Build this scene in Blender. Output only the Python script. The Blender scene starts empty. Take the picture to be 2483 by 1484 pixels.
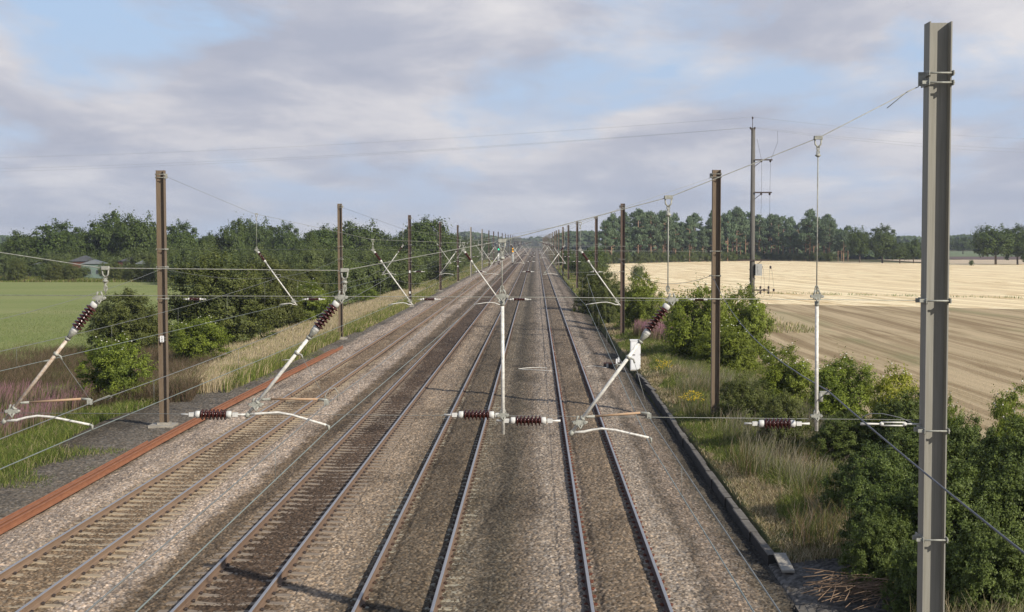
import bpy, math, random
import numpy as np
from mathutils import Vector, Matrix
random.seed(7)
SC = bpy.context.scene
COL = SC.collection

# ------------------------------------------------------------------ camera
F = 3500.0; CXP, CYP = 1241.5, 742.0; VX, VY = 1300.0, 584.0; CZ = 7.27
th = math.atan((CYP - VY) / F)
psi = math.atan((VX - CXP) / F * math.cos(th))
cam_d = bpy.data.cameras.new("camera"); cam = bpy.data.objects.new("camera", cam_d); COL.objects.link(cam)
cam.location = (0, 0, CZ); cam.rotation_euler = (math.pi / 2 - th, 0, psi)
cam_d.sensor_width = 36; cam_d.lens = F / 2483 * 36; cam_d.clip_start = 0.1; cam_d.clip_end = 20000
SC.camera = cam
ROT = Matrix.Rotation(psi, 3, 'Z') @ Matrix.Rotation(math.pi / 2 - th, 3, 'X')

def ray(x, y):
    return ROT @ Vector(((x - CXP) / F, (CYP - y) / F, -1))
def P(x, y, Y):                       # photo pixel at distance Y down the line
    d = ray(x, y); return Vector((0, 0, CZ)) + d * (Y / d.y)
def G(x, y, z=0.0):                   # photo pixel on the level z
    d = ray(x, y); return Vector((0, 0, CZ)) + d * ((z - CZ) / d.z)

# ------------------------------------------------------------------ tagging
def tag(o, label=None, cat=None, group=None, kind=None):
    if label: o['label'] = label
    if cat: o['category'] = cat
    if group: o['group'] = group
    if kind: o['kind'] = kind
    return o
def empty(name, loc=(0, 0, 0), rz=0, label=None, cat=None, group=None):
    o = bpy.data.objects.new(name, None); COL.objects.link(o)
    o.location = loc; o.rotation_euler = (0, 0, rz); o.empty_display_size = .1
    return tag(o, label, cat, group)
def link(name, me, parent=None, loc=None):
    o = bpy.data.objects.new(name, me); COL.objects.link(o)
    if parent is not None: o.parent = parent
    if loc is not None: o.location = loc
    return o
def copy_tree(o, parent=None):
    c = o.copy(); COL.objects.link(c)
    if parent is not None: c.parent = parent
    for ch in list(o.children): copy_tree(ch, c)
    return c

# ------------------------------------------------------------------ mesh builder
class MB:
    def __init__(s): s.v = []; s.f = []; s.sm = []
    def box(s, x0, x1, y0, y1, z0, z1):
        b = len(s.v)
        s.v += [(x, y, z) for z in (z0, z1) for y in (y0, y1) for x in (x0, x1)]
        for q in ((0,2,3,1),(4,5,7,6),(0,1,5,4),(2,6,7,3),(0,4,6,2),(1,3,7,5)):
            s.f.append([b + i for i in q]); s.sm.append(False)
        return s
    def cbox(s, c, d):
        return s.box(c[0]-d[0]/2, c[0]+d[0]/2, c[1]-d[1]/2, c[1]+d[1]/2, c[2]-d[2]/2, c[2]+d[2]/2)
    def prism(s, pts, axis, a0, a1):   # closed 2-D outline pulled along an axis
        b = len(s.v); n = len(pts)
        for a in (a0, a1):
            for p in pts:
                if axis == 'y': s.v.append((p[0], a, p[1]))
                elif axis == 'x': s.v.append((a, p[0], p[1]))
                else: s.v.append((p[0], p[1], a))
        for i in range(n):
            j = (i + 1) % n; s.f.append([b+i, b+j, b+n+j, b+n+i]); s.sm.append(False)
        s.f.append([b+i for i in range(n)][::-1]); s.f.append([b+n+i for i in range(n)]); s.sm += [False, False]
        return s
    def lathe(s, p0, p1, prof, n=12, caps=True):   # prof: (t along the axis, radius)
        p0 = Vector(p0); p1 = Vector(p1); d = p1 - p0
        if d.length < 1e-6: return s
        z = d.normalized(); up = Vector((0, 0, 1)) if abs(z.z) < .9 else Vector((1, 0, 0))
        u = z.cross(up).normalized(); w = z.cross(u)
        b = len(s.v)
        for t, r in prof:
            c = p0 + d * t
            for i in range(n):
                a = 2*math.pi*i/n; s.v.append(tuple(c + u*(r*math.cos(a)) + w*(r*math.sin(a))))
        for k in range(len(prof)-1):
            for i in range(n):
                j = (i+1) % n; o = b + k*n
                s.f.append([o+i, o+j, o+n+j, o+n+i]); s.sm.append(n > 5)
        if caps:
            s.f.append([b+i for i in range(n)][::-1]); s.sm.append(False)
            o = b + (len(prof)-1)*n; s.f.append([o+i for i in range(n)]); s.sm.append(False)
        return s
    def tube(s, p0, p1, r, r1=None, n=8):
        return s.lathe(p0, p1, [(0, r), (1, r if r1 is None else r1)], n)
    def path(s, pts, r, n=6):
        pts = [Vector(p) for p in pts]
        rr = r if hasattr(r, '__len__') else [r]*len(pts)
        b = len(s.v); u = None
        for k, p in enumerate(pts):
            d = (pts[min(k+1, len(pts)-1)] - pts[max(k-1, 0)])
            z = d.normalized() if d.length > 1e-9 else Vector((0, 0, 1))
            if u is None:
                up = Vector((0, 0, 1)) if abs(z.z) < .9 else Vector((1, 0, 0)); u = z.cross(up).normalized()
            else:
                u = (u - z * u.dot(z)); u = u.normalized() if u.length > 1e-6 else z.orthogonal().normalized()
            w = z.cross(u)
            for i in range(n):
                a = 2*math.pi*i/n; s.v.append(tuple(p + u*(rr[k]*math.cos(a)) + w*(rr[k]*math.sin(a))))
        for k in range(len(pts)-1):
            for i in range(n):
                j = (i+1) % n; o = b+k*n; s.f.append([o+i, o+j, o+n+j, o+n+i]); s.sm.append(True)
        s.f.append([b+i for i in range(n)][::-1]); s.f.append([b+(len(pts)-1)*n+i for i in range(n)]); s.sm += [False, False]
        return s
    def mesh(s, name, mat=None):
        me = bpy.data.meshes.new(name); me.from_pydata(s.v, [], s.f)
        me.polygons.foreach_set('use_smooth', s.sm); me.update()
        if mat: me.materials.append(mat)
        return me
    def build(s, name, mat, parent=None):
        return link(name, s.mesh(name, mat), parent)

def np_mesh(name, V, Q, mat=None, attrs=None, cols=None, smooth=False):
    me = bpy.data.meshes.new(name)
    me.vertices.add(len(V)); me.vertices.foreach_set('co', np.asarray(V, np.float32).ravel())
    Q = np.asarray(Q, np.int32); k = Q.shape[1]
    me.loops.add(Q.size); me.loops.foreach_set('vertex_index', Q.ravel())
    me.polygons.add(len(Q)); me.polygons.foreach_set('loop_start', np.arange(0, Q.size, k, dtype=np.int32))
    me.polygons.foreach_set('loop_total', np.full(len(Q), k, np.int32))
    if smooth: me.polygons.foreach_set('use_smooth', np.ones(len(Q), bool))
    for nm, a in (attrs or {}).items():
        at = me.attributes.new(nm, 'FLOAT', 'POINT'); at.data.foreach_set('value', np.asarray(a, np.float32))
    for nm, a in (cols or {}).items():
        at = me.attributes.new(nm, 'FLOAT_COLOR', 'POINT')
        c = np.ones((len(V), 4), np.float32); c[:, :3] = a; at.data.foreach_set('color', c.ravel())
    me.update(); me.validate()
    if mat: me.materials.append(mat)
    return me

# ------------------------------------------------------------------ materials
class NT:
    def __init__(s, name, world=False):
        if world:
            s.m = bpy.data.worlds.new(name); s.m.use_nodes = True
        else:
            s.m = bpy.data.materials.new(name); s.m.use_nodes = True
        s.t = s.m.node_tree; s.t.nodes.clear()
    def n(s, typ, ins=None, **kw):
        nd = s.t.nodes.new(typ)
        for k, v in kw.items(): setattr(nd, k, v)
        for k, v in (ins or {}).items():
            sock = nd.inputs[k]
            if isinstance(v, bpy.types.NodeSocket): s.t.links.new(v, sock)
            elif hasattr(v, '__len__') and sock.type == 'RGBA' and len(v) == 3: sock.default_value = (*v, 1)
            else: sock.default_value = v
        return nd
    def math(s, op, a, b=0.0, c=0.0, clamp=False):
        nd = s.t.nodes.new('ShaderNodeMath'); nd.operation = op; nd.use_clamp = clamp
        for i, v in enumerate((a, b, c)):
            if isinstance(v, bpy.types.NodeSocket): s.t.links.new(v, nd.inputs[i])
            else: nd.inputs[i].default_value = v
        return nd.outputs[0]
    def mix(s, f, a, b, typ='MIX'):
        nd = s.t.nodes.new('ShaderNodeMix'); nd.data_type = 'RGBA'; nd.blend_type = typ
        for k, v in ((0, f), (6, a), (7, b)):
            if isinstance(v, bpy.types.NodeSocket): s.t.links.new(v, nd.inputs[k])
            elif k == 0: nd.inputs[0].default_value = v
            else: nd.inputs[k].default_value = (*v, 1)
        return nd.outputs[2]
    def ramp(s, f, stops, interp='LINEAR'):
        nd = s.t.nodes.new('ShaderNodeValToRGB'); s.t.links.new(f, nd.inputs[0]); cr = nd.color_ramp; cr.interpolation = interp
        while len(cr.elements) < len(stops): cr.elements.new(.5)
        for e, (p, c) in zip(cr.elements, stops):
            e.position = p; e.color = (*c, 1) if hasattr(c, '__len__') else (c, c, c, 1)
        return nd.outputs[0]
    def noise(s, vec, scale, detail=4, rough=.55, dist=0.0):
        return s.n('ShaderNodeTexNoise', {'Vector': vec, 'Scale': scale, 'Detail': detail, 'Roughness': rough, 'Distortion': dist}).outputs[0]
    def out(s, sh, vol=None):
        o = s.n('ShaderNodeOutputMaterial')
        if sh is not None: s.t.links.new(sh, o.inputs[0])
        if vol is not None: s.t.links.new(vol, o.inputs[1])
        return s.m

def simple(name, col, rough=.6, metal=0.0, var=.25, scale=6.0, col2=None, bump=0.0, stretch=(1, 1, 1), spec=.5):
    t = NT(name)
    tc = t.n('ShaderNodeTexCoord').outputs['Object']
    mp = t.n('ShaderNodeMapping', {'Vector': tc, 'Scale': stretch}).outputs[0]
    nz = t.noise(mp, scale, 5, .6)
    f = t.math('MULTIPLY_ADD', nz, 2.2, -.6, clamp=True)
    c2 = col2 if col2 else tuple(c*(1-var) for c in col)
    c = t.mix(f, c2, tuple(min(1, c*(1+var*.5)) for c in col))
    ins = {'Base Color': c, 'Roughness': rough, 'Metallic': metal, 'Specular IOR Level': spec}
    if bump:
        ins['Normal'] = t.n('ShaderNodeBump', {'Height': nz, 'Strength': bump, 'Distance': .02}).outputs[0]
    return t.out(t.n('ShaderNodeBsdfPrincipled', ins).outputs[0])

M = {}
M['galv'] = simple('galvanised_metal', (.33, .33, .285), .5, .0, .45, 18, stretch=(1, 1, 1))
M['tube_white'] = simple('pale_tube', (.70, .68, .62), .45, 0, .4, 22)
M['tube_rusty'] = simple('rusty_tube', (.52, .48, .42), .5, 0, .3, 26, col2=(.33, .20, .11))
M['rust_arm'] = simple('rusted_arm', (.34, .19, .10), .7, 0, .3, 12, col2=(.40, .30, .20))
M['porcelain'] = simple('brown_porcelain', (.055, .015, .012), .15, 0, .3, 5)
M['cap_white'] = simple('insulator_cap', (.62, .61, .57), .5, 0, .25, 20)
M['wire'] = simple('wire_steel', (.24, .245, .225), .5, .3, .2, 3)
M['wire_copper'] = simple('wire_copper', (.27, .31, .28), .5, .3, .2, 3)
M['cable_dark'] = simple('cable_dark', (.10, .105, .12), .5, 0, .2, 3)
M['mast_grey'] = simple('mast_grey_steel', (.26, .25, .215), .6, 0, .25, 3, stretch=(9, 9, .35), col2=(.20, .19, .155))
M['mast_brown'] = simple('mast_brown_steel', (.17, .128, .085), .7, 0, .3, 3, stretch=(9, 9, .5), col2=(.12, .085, .055))
M['mast_dark'] = simple('mast_dark_steel', (.105, .074, .055), .7, 0, .3, 3, stretch=(9, 9, .5), col2=(.085, .05, .037))
M['mast_pale'] = simple('mast_pale_steel', (.36, .33, .28), .7, 0, .2, 3, stretch=(3, 3, .4))
M['concrete'] = simple('concrete', (.33, .30, .25), .9, 0, .35, 5, bump=.4)
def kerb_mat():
    t = NT('grimy_kerb_painted_shade'); g = t.n('ShaderNodeNewGeometry'); nz = t.noise(g.outputs['Position'], 5, 6, .65); n2 = t.noise(g.outputs['Position'], 1.2, 4, .6)
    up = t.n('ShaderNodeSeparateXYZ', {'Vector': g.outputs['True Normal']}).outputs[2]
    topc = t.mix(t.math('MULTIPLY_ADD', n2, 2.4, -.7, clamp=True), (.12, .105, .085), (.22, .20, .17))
    c = t.mix(t.math('GREATER_THAN', up, .5), (.038, .034, .03), topc); c = t.mix(t.math('MULTIPLY_ADD', nz, 2.4, -.7, clamp=True), t.mix(1.0, c, (.5, .48, .45), 'MULTIPLY'), c)  # shade painted near-black on all but upward faces; noise blotches are grime
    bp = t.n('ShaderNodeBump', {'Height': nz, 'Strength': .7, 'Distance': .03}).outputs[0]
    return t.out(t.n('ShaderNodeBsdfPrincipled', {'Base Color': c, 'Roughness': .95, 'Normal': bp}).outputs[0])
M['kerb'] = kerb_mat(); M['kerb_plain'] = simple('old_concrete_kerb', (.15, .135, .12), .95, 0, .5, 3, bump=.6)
M['white_paint'] = simple('white_paint', (.78, .78, .78), .5, 0, .08, 5)
M['plate'] = simple('plate_white', (.8, .8, .78), .5, 0, .08, 5)
M['black'] = simple('black_paint', (.02, .02, .02), .6)
M['wood'] = simple('weathered_wood', (.125, .118, .105), .85, 0, .35, 5, stretch=(4, 4, .3), bump=.3)
M['dark_iron'] = simple('dark_iron', (.055, .04, .035), .6)
M['grey_box'] = simple('grey_box', (.38, .38, .36), .6)
M['rust_rail'] = simple('rust_rail', (.26, .11, .052), .85, 0, .3, 5, col2=(.20, .075, .035), stretch=(2, .5, 2))
M['bark'] = simple('bark', (.13, .10, .075), .95, 0, .4, 6, bump=.4)
M['pine_bark'] = simple('pine_bark', (.30, .19, .12), .95, 0, .4, 3, bump=.4)
M['twig'] = simple('dry_twig', (.24, .16, .10), .95, 0, .3, 6)
M['caravan'] = simple('green_caravan', (.12, .17, .145), .6, 0, .2, 1)
M['caravan_roof'] = simple('caravan_roof', (.15, .165, .18), .6, 0, .12, 1)
M['brown_wall'] = simple('brown_boards', (.12, .045, .03), .8, 0, .2, 1)
M['slate'] = simple('dark_roof', (.075, .08, .09), .7, 0, .2, 1)
M['glass'] = simple('window_glass', (.03, .04, .05), .1)
M['fence'] = simple('pale_fence', (.5, .5, .46), .8)

# rail steel: rusty web, polished running band
def rail_mat(name, side, side2):
    t = NT(name); g = t.n('ShaderNodeNewGeometry'); tc = t.n('ShaderNodeTexCoord').outputs['Object']
    nz = t.noise(t.n('ShaderNodeMapping', {'Vector': tc, 'Scale': (3, .35, 3)}).outputs[0], 3, 4)
    sp = t.n('ShaderNodeSeparateXYZ', {'Vector': tc}).outputs
    top = t.math('GREATER_THAN', sp[2], .1685)
    col = t.mix(t.math('MULTIPLY_ADD', nz, 2, -.5, clamp=True), side2, side)
    b1 = t.n('ShaderNodeBsdfPrincipled', {'Base Color': col, 'Roughness': .8}).outputs[0]
    b2 = t.n('ShaderNodeBsdfPrincipled', {'Base Color': (.40, .39, .385), 'Roughness': .42, 'Metallic': .6}).outputs[0]
    return t.out(t.n('ShaderNodeMixShader', {0: top, 1: b1, 2: b2}).outputs[0])
M['rail_brown'] = rail_mat('rail_brown', (.195, .125, .078), (.13, .082, .052))
M['rail_light'] = rail_mat('rail_light', (.25, .165, .105), (.17, .115, .075))
M['rail_dark'] = rail_mat('rail_dark', (.10, .045, .03), (.06, .032, .025))

def attr_mat(name, bump=0.0, rough=.95):
    t = NT(name); a = t.n('ShaderNodeAttribute', attribute_name='col').outputs[0]
    return t.out(t.n('ShaderNodeBsdfPrincipled', {'Base Color': a, 'Roughness': rough, 'Specular IOR Level': .15}).outputs[0])
M['ballast'] = attr_mat('ballast_stone')

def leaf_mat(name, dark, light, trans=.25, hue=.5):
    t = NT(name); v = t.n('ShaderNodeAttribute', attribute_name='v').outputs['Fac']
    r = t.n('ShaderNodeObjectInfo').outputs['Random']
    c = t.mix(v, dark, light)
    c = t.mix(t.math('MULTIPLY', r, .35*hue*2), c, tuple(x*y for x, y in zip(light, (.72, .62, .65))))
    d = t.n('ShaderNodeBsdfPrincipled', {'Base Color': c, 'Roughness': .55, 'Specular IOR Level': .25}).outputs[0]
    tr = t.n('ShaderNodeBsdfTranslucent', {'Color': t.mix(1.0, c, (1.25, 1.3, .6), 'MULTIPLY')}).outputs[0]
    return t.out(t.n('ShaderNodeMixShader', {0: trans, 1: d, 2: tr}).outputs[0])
M['elder'] = leaf_mat('elder_leaves', (.032, .058, .010), (.27, .33, .042), .28)
M['elder_yel'] = leaf_mat('yellowing_elder_leaves', (.12, .15, .015), (.36, .36, .045), .28)
M['haw'] = leaf_mat('hawthorn_leaves', (.034, .048, .011), (.155, .175, .042), .2)
M['bramble'] = leaf_mat('bramble_leaves', (.020, .040, .009), (.15, .195, .042), .2)
M['oak'] = leaf_mat('oak_leaves', (.022, .043, .010), (.105, .148, .028), .2)
M['scrub'] = leaf_mat('willow_leaves', (.036, .056, .015), (.155, .195, .055), .22)
M['pine'] = leaf_mat('pine_needles', (.040, .070, .036), (.135, .19, .095), .12)
M['farwood'] = leaf_mat('far_leaves', (.045, .075, .028), (.08, .12, .045), .1)
M['weed'] = leaf_mat('dead_weed', (.085, .062, .040), (.21, .155, .10), .15)
M['blossom'] = simple('blossom', (.75, .74, .62), .8)
def blade_mat(name):
    t = NT(name); a = t.n('ShaderNodeAttribute', attribute_name='col').outputs[0]
    d = t.n('ShaderNodeBsdfDiffuse', {'Color': a}).outputs[0]
    tr = t.n('ShaderNodeBsdfTranslucent', {'Color': a}).outputs[0]
    return t.out(t.n('ShaderNodeMixShader', {0: .3, 1: d, 2: tr}).outputs[0])
M['blade'] = blade_mat('grass_blades')

def ground_mat():
    t = NT('rough_grass_ground'); p = t.n('ShaderNodeNewGeometry').outputs['Position']
    a = t.noise(p, .35, 6, .6); b = t.noise(p, 4.0, 5, .6)
    c = t.ramp(a, [(.35, (.075, .095, .030)), (.5, (.12, .115, .045)), (.62, (.17, .14, .075)), (.75, (.09, .07, .045))])
    c = t.mix(t.math('MULTIPLY_ADD', b, 1.8, -.5, clamp=True), t.mix(1.0, c, (.55, .55, .5), 'MULTIPLY'), c)
    bp = t.n('ShaderNodeBump', {'Height': b, 'Strength': .8, 'Distance': .15}).outputs[0]
    return t.out(t.n('ShaderNodeBsdfPrincipled', {'Base Color': c, 'Roughness': .95, 'Specular IOR Level': .1, 'Normal': bp}).outputs[0])
M['ground'] = ground_mat()

def meadow_mat():
    t = NT('meadow_grass'); p = t.n('ShaderNodeNewGeometry').outputs['Position']
    mp = t.n('ShaderNodeMapping', {'Vector': p, 'Scale': (.02, .05, 1)}).outputs[0]
    a = t.noise(mp, 1.2, 6, .6); b = t.noise(p, 1.5, 6, .65); f = t.noise(p, 9, 3, .6)
    c = t.ramp(a, [(.3, (.23, .275, .085)), (.55, (.285, .305, .115)), (.75, (.34, .335, .15))])
    c = t.mix(t.math('MULTIPLY_ADD', b, 1.4, -.3, clamp=True), t.mix(1.0, c, (.78, .82, .75), 'MULTIPLY'), c)
    bp = t.n('ShaderNodeBump', {'Height': f, 'Strength': .7, 'Distance': .2}).outputs[0]
    return t.out(t.n('ShaderNodeBsdfPrincipled', {'Base Color': c, 'Roughness': .9, 'Specular IOR Level': .1, 'Normal': bp}).outputs[0])
M['meadow'] = meadow_mat()

def stubble_mat(name, pale, mid, dark, green, ang, gscale, gpos, wobble=14.0):
    t = NT(name); p = t.n('ShaderNodeNewGeometry').outputs['Position']
    rot = t.n('ShaderNodeMapping', {'Vector': p, 'Rotation': (0, 0, ang)}).outputs[0]
    wob = t.n('ShaderNodeVectorMath', {0: rot, 1: t.n('ShaderNodeVectorMath', {0: t.n('ShaderNodeTexNoise', {'Vector': rot, 'Scale': .012, 'Detail': 2}).outputs[1], 'Scale': wobble}, operation='SCALE').outputs[0]}, operation='ADD').outputs[0]
    s1 = t.noise(t.n('ShaderNodeMapping', {'Vector': wob, 'Scale': (.65, .0022, 1)}).outputs[0], 1, 5, .6)
    s2 = t.noise(t.n('ShaderNodeMapping', {'Vector': wob, 'Scale': (3.0, .006, 1)}).outputs[0], 1, 3, .6)
    s3 = t.noise(t.n('ShaderNodeMapping', {'Vector': p, 'Scale': (3, 1.6, 1)}).outputs[0], 1, 5, .65)
    f = t.math('ADD', t.math('MULTIPLY', s1, .55), t.math('ADD', t.math('MULTIPLY', s2, .35), t.math('MULTIPLY', s3, .10)))
    c = t.ramp(f, [(.41, dark), (.47, mid), (.51, pale), (.58, tuple(min(1, x*1.15) for x in pale))])
    # tramlines of the harvester
    sp = t.n('ShaderNodeSeparateXYZ', {'Vector': wob}).outputs
    w = t.math('PINGPONG', sp[0], 7.0)
    line = t.math('LESS_THAN', t.math('ABSOLUTE', t.math('SUBTRACT', w, 3.1)), .38)
    line2 = t.math('LESS_THAN', t.math('ABSOLUTE', t.math('SUBTRACT', w, 4.9)), .3)
    lf = t.math('MULTIPLY', t.math('MAXIMUM', line, line2), t.math('MULTIPLY_ADD', s3, 1.6, 0.0, clamp=True))
    c = t.mix(t.math('MULTIPLY', lf, .75), c, dark)
    gr = t.noise(t.n('ShaderNodeMapping', {'Vector': wob, 'Scale': (.22, .008, 1)}).outputs[0], gscale, 5, .6)
    c = t.mix(t.math('MULTIPLY', t.math('MULTIPLY_ADD', gr, 7, -7*gpos, clamp=True), .55), c, green)
    bp = t.n('ShaderNodeBump', {'Height': t.noise(p, 5, 4, .7), 'Strength': .9, 'Distance': .12}).outputs[0]
    return t.out(t.n('ShaderNodeBsdfPrincipled', {'Base Color': c, 'Roughness': .9, 'Specular IOR Level': .1, 'Normal': bp}).outputs[0])
M['stubble_far'] = stubble_mat('pale_stubble', (.90, .745, .48), (.80, .62, .37), (.58, .42, .21), (.42, .38, .20), -.16, 1.0, .62)
M['stubble_near'] = stubble_mat('brown_stubble', (.46, .355, .215), (.40, .305, .175), (.28, .20, .11), (.25, .25, .12), 0.0, 1.0, .56, 6.0)

# ------------------------------------------------------------------ world sky
def make_world():
    t = NT('World', True); SC.world = t.m
    sunel, sunaz = math.radians(30), None
    sky = t.n('ShaderNodeTexSky', sky_type='NISHITA', sun_disc=False)
    sky.sun_elevation = math.radians(30); sky.sun_rotation = math.radians(180 - 46.6)
    sky.air_density = 1.0; sky.dust_density = 2.0; sky.ozone_density = 1.0
    d = t.n('ShaderNodeTexCoord').outputs['Generated']
    sp = t.n('ShaderNodeSeparateXYZ', {'Vector': d}).outputs
    zz = t.math('ADD', t.math('MAXIMUM', sp[2], 0.0), .085)
    px = t.math('DIVIDE', t.math('MULTIPLY', sp[0], 2.2), t.math('SQRT', zz)); py = t.math('DIVIDE', sp[1], zz)
    py = t.math('MULTIPLY', t.math('LOGARITHM', zz, 2.71828), 2.5)
    v = t.n('ShaderNodeCombineXYZ', {0: px, 1: py, 2: 0.0}).outputs[0]
    big = t.n('ShaderNodeMapping', {'Vector': v, 'Scale': (1.0, .80, 1), 'Location': (12.3, 3.9, 0)}).outputs[0]
    n1 = t.noise(big, 1.05, 9, .55, .2)
    n2 = t.noise(t.n('ShaderNodeMapping', {'Vector': v, 'Scale': (.85, .95, 1), 'Location': (6.1, 7.7, 0)}).outputs[0], 1.6, 10, .57, .2)
    cov = t.math('MULTIPLY_ADD', n1, 8.5, -3.3, clamp=True)
    hor = t.math('MULTIPLY_ADD', sp[2], 14.0, .05, clamp=True)       # thinner cloud towards the horizon
    shade = t.ramp(n2, [(.36, (3.75, 3.95, 4.75)), (.46, (4.4, 4.5, 5.15)), (.54, (5.4, 5.35, 5.75)), (.66, (6.6, 6.4, 6.5))])
    skyb = t.mix(1.0, sky.outputs[0], (1.0, 1.0, 1.0), 'MULTIPLY')
    base = t.mix(.85, skyb, (3.9, 5.2, 7.2))
    base = t.mix(t.math('SUBTRACT', 1.0, t.math('MULTIPLY', sp[2], 7.0, clamp=True)), base, (4.5, 5.1, 6.3))
    c = t.mix(t.math('MULTIPLY', cov, t.math('MULTIPLY_ADD', hor, .45, .5)), base, shade)
    zen = t.math('MULTIPLY_ADD', sp[2], 3.2, -.62, clamp=True)
    c = t.mix(zen, c, (2.2, 2.75, 4.0))        # deeper sky overhead
    bg = t.n('ShaderNodeBackground', {'Color': c, 'Strength': .110}).outputs[0]
    o = t.n('ShaderNodeOutputWorld'); t.t.links.new(bg, o.inputs[0])
make_world()
sun_d = bpy.data.lights.new('sun', 'SUN'); sun = bpy.data.objects.new('sun', sun_d); COL.objects.link(sun)
sun_d.energy = 4.9; sun_d.angle = math.radians(.53); sun_d.color = (1.0, .93, .82)
el, az = math.radians(30), math.radians(46.6)
sdir = Vector((-math.sin(az)*math.cos(el), math.cos(az)*math.cos(el), -math.sin(el)))   # the way the light travels
sun.rotation_euler = sdir.to_track_quat('-Z', 'Y').to_euler(); sun.location = (30, -30, 40)
SC.view_settings.view_transform = 'Standard'; SC.view_settings.look = 'None'
SC.view_settings.exposure = 0.12; SC.view_settings.gamma = 1
SC.render.engine = 'CYCLES'

# ------------------------------------------------------------------ noise in numpy
def hsh(i, j, k=0.0):
    v = np.sin(i*127.1 + j*311.7 + k*74.7) * 43758.5453
    return v - np.floor(v)
def vnoise(x, y, k=0.0):
    xi = np.floor(x); yi = np.floor(y); fx = x-xi; fy = y-yi
    fx = fx*fx*(3-2*fx); fy = fy*fy*(3-2*fy)
    a = hsh(xi, yi, k); b = hsh(xi+1, yi, k); c = hsh(xi, yi+1, k); d = hsh(xi+1, yi+1, k)
    return (a*(1-fx)+b*fx)*(1-fy) + (c*(1-fx)+d*fx)*fy
def fbm(x, y, k=0.0, o=4):
    s = 0; a = .5; n = 0
    for q in range(o):
        s = s + a*vnoise(x*2**q + 17.3*q, y*2**q + 9.1*q, k+q); n += a; a *= .55
    return s/n
def worley(x, y, cs, k=0.0):
    x = x/cs; y = y/cs; xi = np.floor(x); yi = np.floor(y)
    best = np.full(x.shape, 9.0); rid = np.zeros(x.shape); rid2 = np.zeros(x.shape)
    for dx in (-1, 0, 1):
        for dy in (-1, 0, 1):
            cx = xi+dx; cy = yi+dy
            px = cx + hsh(cx, cy, k+1); py = cy + hsh(cx, cy, k+2)
            d = (px-x)**2 + (py-y)**2
            m = d < best
            best = np.where(m, d, best); rid = np.where(m, hsh(cx, cy, k+3), rid); rid2 = np.where(m, hsh(cx, cy, k+4), rid2)
    return np.sqrt(best), rid, rid2

# ------------------------------------------------------------------ tracks: places
TR = {'A': -10.70, 'B': -6.23, 'C': -2.755, 'D': 1.85}
RG = .7535                                   # half the distance between rail centres
YEND = 1500.0

# ground sheet
def ground_h(X, Y):
    Yv = Y
    z = np.interp(X, [-60, -24, -20.4, -18.95, -18.3, 5.35, 5.75, 7.5, 10.5, 14, 60],
                  [-1.27, -1.27, -.88, -.60, -.9, -.75, -.10, -.05, -.45, -1.27, -1.27])
    m = ((X < -19.0) | (X > 5.9)) & (np.abs(X) < 60)
    z = np.where((Y < 33) & (X > 5) & (X < 9.2), -.75, z); m = m & ~((Y < 33) & (X > 5) & (X < 9.2))
    return z + m*(fbm(X*.5, Y*.3, 5)-.5)*.28*(np.abs(X) < 40)
def build_ground():
    xs = np.concatenate([[-6000, -2000, -600, -200, -100], np.arange(-60, 5.2, 1.0), [5.3, 5.5, 5.75, 6.0, 6.3], np.arange(6.8, 60, .8), [100, 200, 600, 2000, 6000]])
    ys = np.concatenate([[-300, -60], np.arange(-20, 200, 1.5), 200*np.exp(np.arange(0, 3.6, .06)), [9000]])
    X, Y = np.meshgrid(xs, ys); Z = ground_h(X, Y)
    V = np.stack([X, Y, Z], -1).reshape(-1, 3); n = len(xs); m = len(ys)
    i = (np.arange(m-1)[:, None]*n + np.arange(n-1)[None]).ravel()
    o = link('ground', np_mesh('ground', V, np.stack([i, i+1, i+n+1, i+n], 1), M['ground'], smooth=True)); tag(o, kind='structure')
build_ground()

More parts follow.
